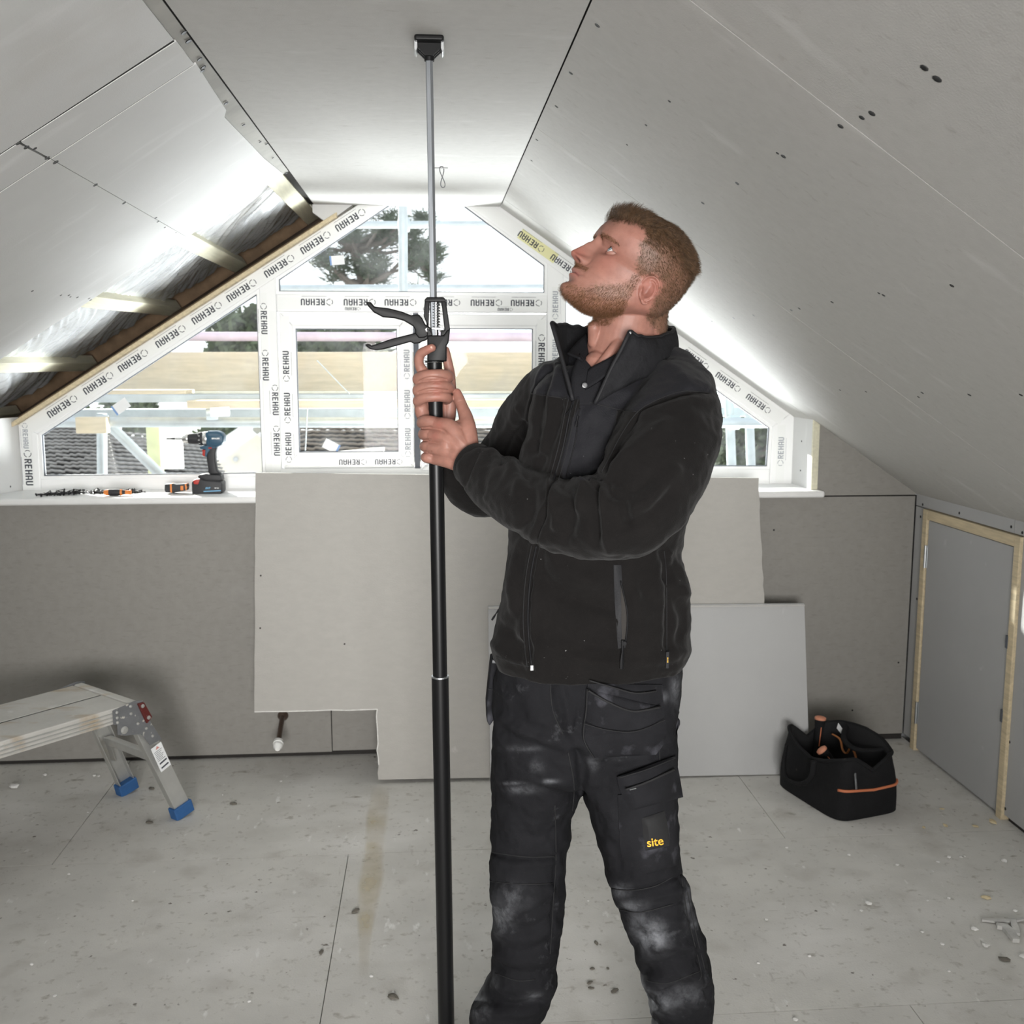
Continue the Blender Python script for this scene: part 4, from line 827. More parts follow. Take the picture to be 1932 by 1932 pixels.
# ================================================================== SUPPORT PROP
YP = 2.105
M_pblk = mat('black_powder_coat', (.006, .006, .0065), .38, spec=.3); M_pstl = mat('zinc_plated_rod', (.50, .53, .57), .38, .9, var=.2, vscale=12, aniso=(10, 10, 1))
M_pplas = mat('black_moulded_plastic', (.006, .006, .0065), .5, spec=.25)
ptop = P(809.5, 100, YP); pbot = P(842, 1932, YP); pd = (ptop-pbot).normalized(); pfl = pbot + pd*(-(pbot.z-.0)/pd.z)
prop = thing('support_prop', 'black telescopic ceiling prop with trigger grip standing before the man', 'support prop', (pfl.x, pfl.y, 0))
def pol(y):           # point on the prop's axis at image row y
    a = ptop; t_ = (P(0, y, YP).z - 0); z = CAM.z
    r_ = ray(825, y); zz = (CAM+r_*(YP/r_.y)).z; return ptop + pd*((zz-ptop.z)/pd.z)
MB().tube([pol(100), pol(645)], .0072, 6).build('inner_rod', M_pstl, prop)
MB().tube([pol(684), pol(1276)], .0152, 28).build('upper_tube', M_pblk, prop, smooth='auto')
MB().lathe([(.0175, 0), (.0184, .002), (.0184, 1.0)], pol(1275), -pd, 32).build('lower_tube', M_pblk, prop, smooth='auto') if 0 else None
lt_ = MB().tube([pol(1275), pfl+pd*.03], .0179, 32).build('lower_tube', M_pblk, prop, smooth='auto')
MB().lathe([(.0152, -.0005), (.0182, 0), (.0182, .003)], pol(1275), -pd, 32).build('tube_collar', M_steel, prop)
MB().box((pfl.x-.035, pfl.y-.03, 0), (pfl.x+.035, pfl.y+.03, .012)).build('base_pad', M_pplas, prop, bevel=.004); MB().lathe([(.02, .01), (.022, .02), (.019, .06)], pfl, pd, 20).build('base_socket', M_pplas, prop)
# swivel head pad
tp = P(809.5, 78, YP); zc = ZC
MB().prism([(tp.x-.028, YP-.035, zc-.0115), (tp.x+.028, YP-.035, zc-.0115), (tp.x+.028, YP+.035, zc-.0115), (tp.x-.028, YP+.035, zc-.0115)], (0, 0, .0113)).build('head_pad', M_pplas, prop, bevel=.004, seg=3)
for s_ in (-1, 1):
    MB().prism([(tp.x+s_*.029, YP-.022, zc-.007), (tp.x+s_*.029, YP-.022, zc-.024), (tp.x+s_*.025, YP-.022, zc-.028), (tp.x+s_*.022, YP-.022, zc-.022), (tp.x+s_*.022, YP-.022, zc-.007)], (0, .044, 0)).build('spring_clip', M_zinc, prop, bevel=.001)
    for dy in (-.016, 0, .016):
        MB().prism([(tp.x+s_*.024, YP+dy-.002, zc-.010), (tp.x+s_*.022, YP+dy-.002, zc-.020), (tp.x+s_*.007, YP+dy-.002, zc-.034), (tp.x, YP+dy-.002, zc-.034), (tp.x, YP+dy-.002, zc-.010)], (0, .004, 0)).build('head_rib', M_pplas, prop)
MB().lathe([(.012, 0), (.0105, .012), (.0095, .03)], (tp.x, YP, zc-.010), -pd, 16).build('head_socket', M_pplas, prop, smooth='auto')
# locking pin and figure-of-eight clip
pa_ = P(808, 317, YP-.001); pb_ = P(845, 317, YP-.001); MB().tube([pa_, pb_], .0011, 8).build('locking_pin', M_zinc, prop)
lp = []
for i in range(49):
    a_ = 2*PI*i/48; lp.append(P(834.5+5.0*math.sin(2*a_)*.8+ (-1.5)*(math.cos(a_)), 334-20*math.cos(a_), YP-.001+.002*math.sin(a_)))
MB().tube(lp, .00095, 6, caps=False).build('pin_clip', M_brk, prop, smooth=True)
def Z3(x, y, Y=YP): return P(640+x/4.6, 520+y/4.6, Y)
def pz(pts, hw, nm, m=M_pplas, bev=.0018, par=prop, cy=0): return MB().prism([Z3(x, y)+Vector((0, -hw+cy, 0)) for x, y in pts], (0, 2*hw, 0)).build(nm, m, par, bevel=bev, seg=3, smooth='auto')
hs = pz([(764, 520), (905, 520), (938, 470), (962, 470), (948, 585), (932, 610), (932, 738), (926, 745), (770, 745), (764, 738)], .0165, 'trigger_housing', bev=.003)
pz([(742, 212), (760, 190), (905, 190), (925, 212), (926, 232), (740, 232)], .013, 'housing_top', par=hs)
pz([(742, 225), (786, 225), (779, 345), (775, 445), (800, 460), (812, 520), (764, 530), (757, 410), (733, 352)], .013, 'housing_arm', par=hs); pz([(886, 225), (926, 225), (962, 470), (948, 530), (880, 525), (882, 478), (915, 475)], .013, 'housing_arm', par=hs)
MB().lathe([(.0190, 0), (.0190, .003)], pol(681), -pd, 24).build('housing_lip', M_pplas, hs)
ul = pz([(232, 230), (276, 230), (306, 270), (430, 284), (540, 312), (625, 345), (690, 335), (722, 372), (748, 425), (800, 458), (808, 505), (740, 540), (690, 545), (655, 500), (660, 470), (638, 438), (560, 392), (480, 370), (380, 362), (300, 320), (252, 268)], .0085, 'release_lever', bev=.0028)
ll = pz([(225, 596), (262, 592), (282, 608), (450, 550), (620, 508), (665, 495), (790, 520), (775, 545), (752, 562), (720, 572), (695, 588), (650, 592), (618, 575), (480, 615), (380, 640), (320, 648), (272, 640), (230, 612)], .0075, 'squeeze_lever', bev=.0026, cy=.001)
pv = Z3(763, 472)+Vector((0, -.010, 0)); MB().lathe([(.0048, -.002), (.0048, .0035), (.003, .0045), (.0028, .002)], pv, (0, -1, 0), 18).build('pivot_rivet', M_zinc, ul, smooth='auto')
MB().tube([Z3(838, 232), Z3(838, 518)], .0055, 14).build('steel_rod', M_zinc, prop, smooth='auto')
hx = [Z3(838, 232+ (450-232)*i/216) + Vector((.0078*math.cos(i*2*PI/24), .0078*math.sin(i*2*PI/24), 0)) for i in range(217)]
MB().tube(hx, .0011, 6).build('coil_spring', M_steel, prop, smooth=True)
pz([(802, 452), (905, 452), (908, 476), (802, 466)], .012, 'clutch_plate', M_zinc, .0006)
# ================================================================== THE MAN
def remesh(mb, voxel, smooth=4, fac=.5):
    me = bpy.data.meshes.new('t'); me.from_pydata(mb.v, [], mb.f); me.update()
    bm = bmesh.new(); bm.from_mesh(me); bmesh.ops.recalc_face_normals(bm, faces=bm.faces); bm.to_mesh(me); bm.free()
    o = bpy.data.objects.new('t', me); COL.objects.link(o)
    m = o.modifiers.new('r', 'REMESH'); m.mode = 'VOXEL'; m.voxel_size = voxel; m.use_smooth_shade = True
    if smooth: s = o.modifiers.new('s', 'SMOOTH'); s.iterations = smooth; s.factor = fac
    dg = bpy.context.evaluated_depsgraph_get(); r = bpy.data.meshes.new_from_object(o.evaluated_get(dg)); bpy.data.objects.remove(o); bpy.data.meshes.remove(me)
    return r
def cat_rom(P_, n=6):
    out = []
    for i in range(len(P_)-1):
        p0, p1, p2, p3 = P_[max(i-1, 0)], P_[i], P_[i+1], P_[min(i+2, len(P_)-1)]
        for s_ in range(n):
            t = s_/n; out.append(tuple(.5*((2*b)+(c-a)*t+(2*a-5*b+4*c-d)*t*t+(-a+3*b-3*c+d)*t**3) for a, b, c, d in zip(p0, p1, p2, p3)))
    out.append(tuple(P_[-1])); return out
def limb(mb, pts, n=24, k=6, cap=True):
    """pts: (px, py, Y, radius in m); rounded ends"""
    q = cat_rom([tuple(P(p[0], p[1], p[2]))+(p[3],) for p in pts], k)
    path = [Vector(a[:3]) for a in q]; rs = [max(.001, a[3]) for a in q]
    if cap:
        d0 = (path[0]-path[1]).normalized(); d1 = (path[-1]-path[-2]).normalized()
        A0 = [path[0]+d0*rs[0]*math.sin(t) for t in (1.45, 1.1, .75, .35)]; R0 = [rs[0]*math.cos(t) for t in (1.45, 1.1, .75, .35)]
        A1 = [path[-1]+d1*rs[-1]*math.sin(t) for t in (.35, .75, 1.1, 1.45)]; R1 = [rs[-1]*math.cos(t) for t in (.35, .75, 1.1, 1.45)]
        path = A0+path+A1; rs = R0+rs+R1
    mb.tube(path, rs, n)
def rows(mb, rws, Yc, dep, n=40, p=.92):
    """rws: (y, left, right[, Yc, depth half]) pixel rows -> horizontal rings"""
    rings = []
    for r_ in rws:
        y, l, r2 = r_[:3]; yc = r_[3] if len(r_) > 3 else Yc; dp = r_[4] if len(r_) > 4 else dep
        a, b = P(l, y, yc), P(r2, y, yc); c = (a+b)/2; hw = (b-a).length/2
        rings.append([Vector((c.x+hw*math.copysign(abs(math.cos(t))**p, math.cos(t)), yc+dp*math.copysign(abs(math.sin(t))**p, math.sin(t)), c.z)) for t in [2*PI*i/n for i in range(n)]])
    m = len(rings)
    mb.add([v for rg_ in rings for v in rg_], [(i*n+k, i*n+(k+1) % n, (i+1)*n+(k+1) % n, (i+1)*n+k) for i in range(m-1) for k in range(n)]+[tuple(range(n-1, -1, -1)), tuple((m-1)*n+k for k in range(n))])
def arr(me):
    v = np.empty(len(me.vertices)*3); me.vertices.foreach_get('co', v); n = np.empty(len(me.vertices)*3); me.vertices.foreach_get('normal', n); return v.reshape(-1, 3), n.reshape(-1, 3)
def setv(me, v): me.vertices.foreach_set('co', v.reshape(-1)); me.update()
FWa, RTa, UPa, CA = np.array(FW), np.array(RT), np.array(UP), np.array(CAM)
def pj(v):
    d = v-CA; z = d@FWa; return 966+F*(d@RTa)/z, 966-F*(d@UPa)/z
def segd(x, y, poly):
    best = np.full(len(x), 1e9)
    for (a, b) in zip(poly[:-1], poly[1:]):
        dx, dy = b[0]-a[0], b[1]-a[1]; L2 = dx*dx+dy*dy+1e-9
        t = np.clip(((x-a[0])*dx+(y-a[1])*dy)/L2, 0, 1); best = np.minimum(best, np.hypot(x-a[0]-t*dx, y-a[1]-t*dy))
    return best
def sculpt(me, strokes):
    """folds: each stroke is a polyline over the cloth, amplitude (m) and width (px)"""
    v, n = arr(me); x, y = pj(v); facing = np.clip(-(n@FWa)*1.6+.25, 0, 1)
    off = np.zeros(len(v))
    for poly, amp, wd in strokes:
        poly = [tuple(q) for q in cat_rom([tuple(map(float, p)) for p in poly], 5)] if len(poly) > 2 else poly
        xs_ = [p[0] for p in poly]; ys_ = [p[1] for p in poly]; m = (x > min(xs_)-3*wd) & (x < max(xs_)+3*wd) & (y > min(ys_)-3*wd) & (y < max(ys_)+3*wd)
        if not m.any(): continue
        d = segd(x[m], y[m], poly); off[m] += amp*np.exp(-(d/wd)**2)
    v = v+n*(off*facing)[:, None]; setv(me, v)
def wrinkle(me, amp, scale, seed=0, stretch=(1, 1, 1)):
    v, n = arr(me); o = np.array([noise.noise(Vector((a*scale*stretch[0]+seed, b*scale*stretch[1], c*scale*stretch[2]))) for a, b, c in v]); setv(me, v+n*(o*amp)[:, None])
def fattr(me, name, val, col=False):
    a = me.attributes.new(name, 'FLOAT_COLOR' if col else 'FLOAT', 'POINT')
    if col: a.data.foreach_set('color', np.concatenate([val, np.ones((len(val), 1))], 1).astype(np.float32).reshape(-1))
    else: a.data.foreach_set('value', val.astype(np.float32))
def inpoly(x, y, poly):
    c = np.zeros(len(x), bool); n = len(poly)
    for i in range(n):
        (x0, y0), (x1, y1) = poly[i-1], poly[i]
        if y0 == y1: continue
        c ^= ((y0 > y) != (y1 > y)) & (x < (x1-x0)*(y-y0)/(y1-y0)+x0)
    return c
def softpoly(x, y, poly, s):
    d = segd(x, y, list(poly)+[poly[0]]); i = inpoly(x, y, poly); return np.clip(.5+np.where(i, d, -d)/(2*s), 0, 1)

# ---- head, modelled in its own frame (units: 1/1000 m-ish pixels of the photo) then posed looking up
TH_, PH_ = R(33), R(17); SF = 1.046
U_ = 1.90/F; HO = P(1200, 500, 1.90)
b_f = -RT*math.cos(TH_)+UP*math.sin(TH_); HU = (RT*math.sin(TH_)+UP*math.cos(TH_))
HF = b_f*math.cos(PH_)-FW*math.sin(PH_); HL = -FW*math.cos(PH_)-b_f*math.sin(PH_)
def Hp(f, l, u): return HO+(HF*(f*SF)+HL*l+HU*u)*U_
HM = np.array([HF/SF, HL, HU]); HMi = np.array([HF*SF, HL, HU])
def toH(v): return ((v-np.array(HO))@HM.T)/U_
def app(h):            # apparent (f, u) of head points seen in the photo, mirrored to the near side
    q = (np.stack([h[:, 0], np.abs(h[:, 1]), h[:, 2]], 1)*U_)@HMi+np.array(HO); x, y = pj(q); dx, dy = x-1200, y-500
    return -dx*math.cos(TH_)-dy*math.sin(TH_), dx*math.sin(TH_)-dy*math.cos(TH_)
def itp(u, tab, k): return np.interp(u, [t[0] for t in tab], [t[k] for t in tab])
HT = [(-128, 70, 40, 10), (-126, 81, 26, 20), (-119, 91, 8, 33), (-109, 92, -6, 44), (-101, 88, -16, 51), (-94, 87, -26, 55), (-86, 89.5, -38, 58.5), (-80, 89, -50, 61), (-73, 91, -64, 63), (-66, 88.5, -78, 65), (-58, 85, -84, 67), (-45, 82, -90, 69), (-30, 79, -95, 70.5), (-15, 79, -98, 72), (-4, 84, -99, 73.5), (8, 92, -100, 75), (20, 91, -100, 77), (35, 86, -97, 77), (50, 78, -91, 74), (65, 65, -80, 65), (78, 46, -62, 51), (88, 22, -40, 33), (94, -4, -26, 14), (95, -12, -18, 4)]
def head_mesh(mb):
    us = np.concatenate([np.linspace(-128, -100, 18), np.linspace(-98.5, -50, 38), np.linspace(-48.5, 20, 48), np.linspace(22, 95, 38)])
    N_ = 200; al = np.linspace(0, 2*PI, N_, endpoint=False); al = al - .42*np.sin(al)   # denser at the front
    V = []
    for u in us:
        fr, bk, hw = (itp(u, HT, k) for k in (1, 2, 3)); xc = -12 if u > -70 else -12+(-70-u)*.9*1
        xc = min(xc, (fr+bk)/2+8)
        c = np.cos(al); s_ = np.sin(al)
        f = np.where(c > 0, xc+(fr-xc)*np.abs(c)**1.03, xc-(xc-bk)*np.abs(c)**.92); l = hw*np.sign(s_)*np.abs(s_)**.90
        front = np.clip((c-.05)/.3, 0, 1); g = lambda cl, cu, sl, su: np.exp(-((np.abs(l)-cl)/sl)**2-((u-cu)/su)**2)
        # nose
        nh = np.interp(u, [-70, -66, -62.5, -58, -52, -44, -34, -22, -10, 0, 6], [0, 2, 10, 24, 29, 26.5, 23, 18, 9, 2, 0]); ns = np.interp(u, [-66, -56, -46, -30, -10, 5], [12, 12.5, 10, 8, 7, 9])
        f = f+front*nh*np.exp(-(np.abs(l)/ns)**2.4)
        f = f+front*(11*g(13.5, -55, 6, 6.5)-9*g(9, -59.5, 4.2, 2.8)-2.5*g(22, -57, 3, 8))
        # sockets, brow, cheeks
        f = f-front*(15*g(30, -17, 14, 10))+front*(5.5*g(28, 1.5, 18, 5))+front*3*g(44, -30, 14, 12)-front*3*g(52, -2, 8, 14)
        f = f-front*4*g(11, -6, 5, 9)-front*4*np.clip((np.abs(l)-22)/24, 0, 1)*np.exp(-((u+15)/17)**2)
        l = l+np.sign(l)*(3.5*g(60, -32, 20, 10))-np.sign(l)*3*g(66, 2, 12, 14)*front
        # lips, mouth line, chin
        f = f+front*(3.6*g(0, -76.5, 17, 3.4)+4.2*g(0, -87, 15, 4)-5*g(0, -81.3, 23, 1.5)-2.2*g(24, -82, 5, 4)-2.5*g(0, -96, 18, 4)+3*g(0, -112, 17, 8)-1.6*g(30, -70, 5, 12)+1.2*g(5, -70, 2.2, 6)-1.5*g(0, -70, 2.5, 5))
        # jaw muscle
        l = l+np.sign(l)*3*np.exp(-((f+5)/25)**2-((u+75)/18)**2)
        V.append([Hp(a, b, u) for a, b in zip(f, l)])
    m = len(V)
    mb.add([v for r_ in V for v in r_], [(i*N_+k, i*N_+(k+1) % N_, (i+1)*N_+(k+1) % N_, (i+1)*N_+k) for i in range(m-1) for k in range(N_)]+[tuple(range(N_-1, -1, -1)), tuple((m-1)*N_+k for k in range(N_))])
def ear(mb, sg):
    """disc with helix, antihelix, concha, lobe"""
    nr, na = 22, 72; c0 = (-24, 67, -43)
    T = R(-12); vs = []; back = []
    for i in range(nr+1):
        for j in range(na):
            rho = i/nr; a = 2*PI*j/na; s_, t = rho*math.cos(a), rho*math.sin(a)      # s toward back, t up
            up_ = t*28; wd = 16.5*(1+.24*t) if t > -.2 else 16.5*(1+.24*t-.10*(abs(t)-.2)/.8); ff = -s_*wd
            fl = 3+9.0*(s_*.5+.5)                                                    # stands off at the back
            rim = 4.6*math.exp(-((rho-.90)/.085)**2)*(1 if (s_ > -.55 or t > .3) and t > -.75 else .25)
            anti = 3.6*math.exp(-((rho-.58)/.10)**2)*(1 if s_ > -.1 else .1)*(1 if t > -.6 else .3)
            con = -8.5*math.exp(-(((s_+.18)/.36)**2+((t+.12)/.34)**2))-3.2*math.exp(-(((s_+.05)/.35)**2+((t-.46)/.2)**2))
            trg = 5*math.exp(-(((s_+.72)/.14)**2+((t+.14)/.17)**2)); lobe = 2.4*math.exp(-((t+.85)/.22)**2-((s_+.1)/.4)**2)
            sc = -2.4*math.exp(-((rho-.75)/.07)**2)*(1 if s_ > 0 or t > .3 else 0)
            h_ = fl+rim+anti+con+trg+lobe+sc
            f2 = ff*math.cos(T)-up_*math.sin(T); u2 = ff*math.sin(T)+up_*math.cos(T)
            vs.append(Hp(c0[0]+f2, sg*(c0[1]+h_), c0[2]+u2)); e_ = min(h_-3.2, fl+1)-(1-rho)*6 if rho < .999 else h_-2.0
            back.append(Hp(c0[0]+f2*.97, sg*(c0[1]+min(e_, h_-2.4)), c0[2]+u2*.97))
    n0 = len(vs); fs = []
    for i in range(nr):
        for j in range(na):
            a, b, c, d = i*na+j, i*na+(j+1) % na, (i+1)*na+(j+1) % na, (i+1)*na+j
            fs.append((a, b, c, d)); fs.append((n0+d, n0+c, n0+b, n0+a))
    for j in range(na): fs.append((nr*na+j, nr*na+(j+1) % na, n0+nr*na+(j+1) % na, n0+nr*na+j))
    mb.add(vs+back, fs)
hd = MB(); head_mesh(hd); ear(hd, 1); ear(hd, -1)
# neck (tapers into the chest opening)
limb(hd, [(1196, 560, 1.915, .052), (1183, 600, 1.925, .0575), (1172, 645, 1.935, .0605), (1160, 690, 1.945, .060), (1155, 740, 1.95, .055)], 40)
limb(hd, [(1228, 575, 1.92, .034), (1212, 620, 1.94, .045), (1195, 660, 1.965, .046)], 30)
limb(hd, [(1121, 645, 1.915, .012), (1121, 618, 1.905, .012)], 20)   # adam's apple
limb(hd, [(1180, 628, 1.888, .011), (1150, 668, 1.879, .010), (1124, 700, 1.876, .009)], 16)   # neck muscle towards the breastbone
limb(hd, [(1128, 690, 1.905, .028), (1118, 735, 1.90, .034)], 24)
hme = remesh(hd, .00165, 2, .5)
# eyelids: shells round the eyeball leaving an almond open
EYE = {}; LASH = []
lid = MB()
for sg in (1, -1):
    c = (54.0, sg*31.5, -18.0); EYE[sg] = c; n1, n2 = 60, 24; r_ = 13.4
    for up_ in (1, -1):
        vs = []
        for i in range(n1+1):
            az = R(-150+300*i/n1); am = (1-(abs(az)/R(62))**2) if abs(az) < R(62) else 0
            edge = R((36 if up_ > 0 else -24)*am + 1); end = R(62) if up_ > 0 else R(-58)
            for j in range(n2+1):
                el = edge+(end-edge)*j/n2; rr_ = r_+(.5 if j == 0 else 0)+(.6*math.exp(-((j-1.5)/1.5)**2))
                q = (c[0]+rr_*math.cos(el)*math.cos(az), c[1]+rr_*math.cos(el)*math.sin(az), c[2]+rr_*math.sin(el)); vs.append(q)
        m_ = n2+1; fs = [(i*m_+j, (i+1)*m_+j, (i+1)*m_+j+1, i*m_+j+1) for i in range(n1) for j in range(n2)]
        inner = [(c[0]+(a[0]-c[0])*.90, c[1]+(a[1]-c[1])*.90, c[2]+(a[2]-c[2])*.90) for a in vs]; k_ = len(vs)
        al_ = [Hp(*q) for q in vs]+[Hp(*q) for q in inner]
        fs2 = fs+[tuple(k_+q for q in reversed(f)) for f in fs]+[(i*m_, k_+i*m_, k_+(i+1)*m_, (i+1)*m_) for i in range(n1)]
        lid.add(al_, fs2); LL = [(1 if (q % m_) <= 1 else 0)*(1 if up_ > 0 else .5) for q in range(k_)]; LASH += LL+LL
# hands ---------------------------------------------------------------------
hn = MB()
# right hand (upper): index up along the housing, three fingers round the front of the tube
limb(hn, [(803, 708, 2.094, .0125), (791, 688, 2.088, .0098), (793, 669, 2.080, .0098), (806, 660, 2.072, .0088), (815, 656.5, 2.069, .0080)], 18)
for k, (y, xe, r0) in enumerate([(712, 847, .0113), (733, 848, .0113), (753, 845, .0106)]):
    limb(hn, [(797, y+10, 2.104, r0*1.12), (789, y+3, 2.089, r0*1.05), (803, y-3, 2.0755, r0), (824, y-5, 2.0720, r0*.98), (841, y-4, 2.080, r0*1.0), (xe+1, y, 2.098, r0*.88), (841, y+3, 2.122, r0*.8)], 20)
for (x, y) in [(803, 710), (797, 722), (796, 742), (797, 762)]:
    limb(hn, [(x, y, 2.104, .0125), (808, 785, 2.122, .017), (828, 825, 2.148, .023)], 18)
limb(hn, [(794, 757, 2.100, .0125), (797, 778, 2.104, .015), (812, 800, 2.125, .018)], 18)
limb(hn, [(820, 735, 2.142, .016), (828, 775, 2.146, .020), (836, 830, 2.155, .024), (848, 872, 2.18, .027), (872, 905, 2.21, .030)], 22)
limb(hn, [(840, 815, 2.148, .018), (848, 772, 2.142, .0145), (850, 735, 2.138, .0120), (848, 700, 2.134, .0105), (843, 675, 2.130, .0095), (841, 661, 2.128, .0082)], 20)
# left hand (lower): back of the hand to the camera, thumb up
MC = [(826, 800, 2.066, .0135), (817, 822, 2.064, .0132), (815, 845, 2.066, .0125), (820, 866, 2.072, .0118)]
for k, (x, y, Y_, r0) in enumerate(MC):
    limb(hn, [(x, y, Y_, r0), (x+26, y+8-k*2, 2.050, .0165), (878-k*2, 850+k*8, 2.040, .020)], 20)
    limb(hn, [(x+4, y, Y_+.001, r0*.98), (806, y-3-(k == 0)*2, 2.074, r0*.93), (797+k*2.3, y-3, 2.092, r0*.90), (800+k*2.5, y, 2.120, r0*.8), (822, y+2, 2.136, r0*.72), (840, y+2, 2.132, r0*.65)], 20)
limb(hn, [(862, 815, 2.052, .019), (845, 838, 2.050, .018), (848, 868, 2.052, .016)], 20)
limb(hn, [(884, 845, 2.045, .021), (882, 812, 2.055, .0185), (879, 788, 2.070, .0145), (872, 768, 2.084, .0118), (866, 753, 2.092, .0112), (862.5, 741, 2.096, .0088)], 22)
limb(hn, [(878, 800, 2.064, .012), (858, 806, 2.066, .0125), (838, 804, 2.066, .012)], 18)
limb(hn, [(862, 855, 2.045, .0225), (884, 868, 2.035, .0255), (905, 882, 2.02, .027), (945, 915, 1.95, .03)], 26)
hnm = remesh(hn, .00135, 3, .5)
# knuckle creases and tendons on the hands
sculpt(hnm, [([(x-7, y+1), (x-2, y-1), (x+4, y+1)], -.0007, 1.6) for x, y in [(824, 722), (824, 742), (822, 762)]] +
 [([(792, 719), (812, 712), (842, 716)], -.0022, 2.0), ([(790, 740), (812, 734), (845, 737)], -.0022, 2.0), ([(795, 770), (815, 758), (842, 758)], -.0010, 2.5),
  ([(792, 808), (803, 808), (812, 806)], -.0022, 2.2), ([(791, 831), (802, 831), (811, 829)], -.0020, 2.2), ([(794, 853), (803, 853), (812, 852)], -.0018, 2.2),
  ([(826, 799), (829, 802)], .0012, 6), ([(818, 822), (821, 824)], .0014, 6), ([(817, 845), (819, 846)], .0012, 5),
  ([(835, 806), (858, 822), (885, 845)], .0008, 3), ([(828, 826), (855, 838), (880, 858)], .0008, 3), ([(870, 744), (866, 741), (860, 741)], -.0004, 1.5), ([(860, 760), (868, 757), (876, 757)], -.0007, 1.6), ([(862, 764), (869, 761), (877, 761)], -.0005, 1.3), ([(836, 812), (846, 830), (852, 850)], -.0012, 5)])
# hidden body under the clothes
hb = MB()
rows(hb, [(715, 1110, 1220, 1.96, .05), (745, 1060, 1290, 1.96, .08), (820, 1035, 1290), (950, 1015, 1255), (1100, 1005, 1245), (1230, 990, 1245), (1330, 975, 1235), (1400, 985, 1215, 1.965, .07)], 1.96, .09, 28)
limb(hb, [(1262, 745, 1.90, .055), (1240, 850, 1.79, .05), (1172, 965, 1.72, .045), (1040, 965, 1.82, .04), (925, 903, 1.98, .03), (900, 880, 2.02, .026)], 18)
limb(hb, [(1045, 745, 2.08, .05), (965, 850, 2.22, .045), (905, 925, 2.25, .04), (860, 885, 2.20, .03), (848, 862, 2.18, .026)], 18)
limb(hb, [(1015, 1380, 2.0, .06), (1005, 1540, 2.02, .055), (990, 1700, 2.0, .045), (970, 1900, 2.03, .04), (950, 2100, 2.07, .035)], 18)
limb(hb, [(1180, 1380, 1.95, .065), (1205, 1540, 1.93, .055), (1240, 1700, 1.92, .045), (1285, 1900, 1.95, .04), (1290, 2120, 1.98, .035)], 18)
hbm = remesh(hb, .008, 2)
bmj = bmesh.new()
for m_ in (hme, hnm, hbm): bmj.from_mesh(m_)
lm = bpy.data.meshes.new('t'); lm.from_pydata(lid.v, [], lid.f); bmj.from_mesh(lm)
body = bpy.data.meshes.new('person'); bmj.to_mesh(body); bmj.free()
nH, nHn = len(hme.vertices), len(hnm.vertices)
v, n = arr(body); h_ = toH(v); hf, hl, hu = h_[:, 0], h_[:, 1], h_[:, 2]; al_ = np.abs(hl)
BEARD = [(-8, -14), (-1, -40), (12, -52), (42, -72), (52, -86), (70, -93), (84, -97), (96, -106), (96, -124), (82, -132), (40, -136), (4, -138), (-18, -122), (-28, -90), (-24, -58), (-22, -30), (-20, -12)]
MOUS = [(58, -80), (62, -71), (78, -64), (98, -63), (99, -72), (84, -73), (74, -75), (66, -82)]
HAIR = [(82, 46), (62, 57), (40, 66), (24, 66), (12, 55), (17, 40), (4, 20), (-2, -4), (-17, -14), (-27, -6), (-40, 6), (-62, 0), (-66, -40), (-70, -74), (-130, -92), (-130, 120), (110, 120)]
ishead = np.zeros(len(v), bool); ishead[:nH] = True
jx_ = np.array([noise.noise(Vector((a*.22, b*.22, c*.22))) for a, b, c in h_])*9; jz_ = np.array([noise.noise(Vector((a*.25+9, b*.25, c*.25))) for a, b, c in h_])*9
af, au = app(h_)
def hmask(poly, s): return softpoly(af+jx_, au+jz_, poly, s)
beard = hmask(BEARD, 5)*ishead; mous = softpoly(hf, hu, MOUS, 3)*ishead*(al_ < 34); scalp = hmask(HAIR, 4)*ishead
def gb(f, l, u, s): return np.exp(-(((hf-f)**2+(al_-l)**2+(hu-u)**2)/(s*s)))
base = np.array([.31, .150, .115]); red = np.array([.34, .105, .08]); br_ = np.array([.19, .10, .052]); hr = np.array([.115, .066, .038])
tint = np.tile(base, (len(v), 1))
def blend(w_, c): global tint; w_ = np.clip(w_, 0, 1)[:, None]; tint = tint*(1-w_)+np.array(c)*w_
blend(.55*(gb(105, 8, -50, 16)+.55*gb(60, 46, -38, 26)+.3*gb(40, 55, 20, 25))*ishead, red)
blend(.45*gb(-26, 78, -40, 34)*ishead, red)
lips = np.exp(-((hu+81.5+.008*hl**2)/6.2)**2)*(al_ < 25)*(hf > 64)*ishead; blend(.75*lips*np.clip((26-al_)/8, 0, 1), (.42, .17, .14)); blend(.8*np.exp(-((hu+81.3+.009*hl**2)/1.3)**2)*(al_ < 25)*(hf > 62)*ishead, (.16, .05, .045))
blend(.50*gb(70, 17, -17, 9)*ishead, (.20, .095, .075)); ld_ = np.zeros(len(v)); ld_[-len(lid.v):] = 1; e_r = np.minimum(np.linalg.norm(h_-np.array(EYE[1]), axis=1), np.linalg.norm(h_-np.array(EYE[-1]), axis=1)); lash = np.zeros(len(v)); lash[-len(lid.v):] = LASH; blend(.85*lash, (.07, .035, .028))  # brown shade painted at the inner eye corners; dark lash edge on the lids
blend(.9*np.exp(-(((hf-94)/9)**2+((al_-10)/4.6)**2+((hu+59.5)/3.0)**2))*ishead, (.07, .02, .018)); blend(.55*gb(-22, 70, -47, 8)*ishead, (.16, .06, .045)); blend(.3*gb(-28, 72, -30, 6)*ishead, (.2, .08, .06))  # shade painted dark into the nostrils and the ear hollows
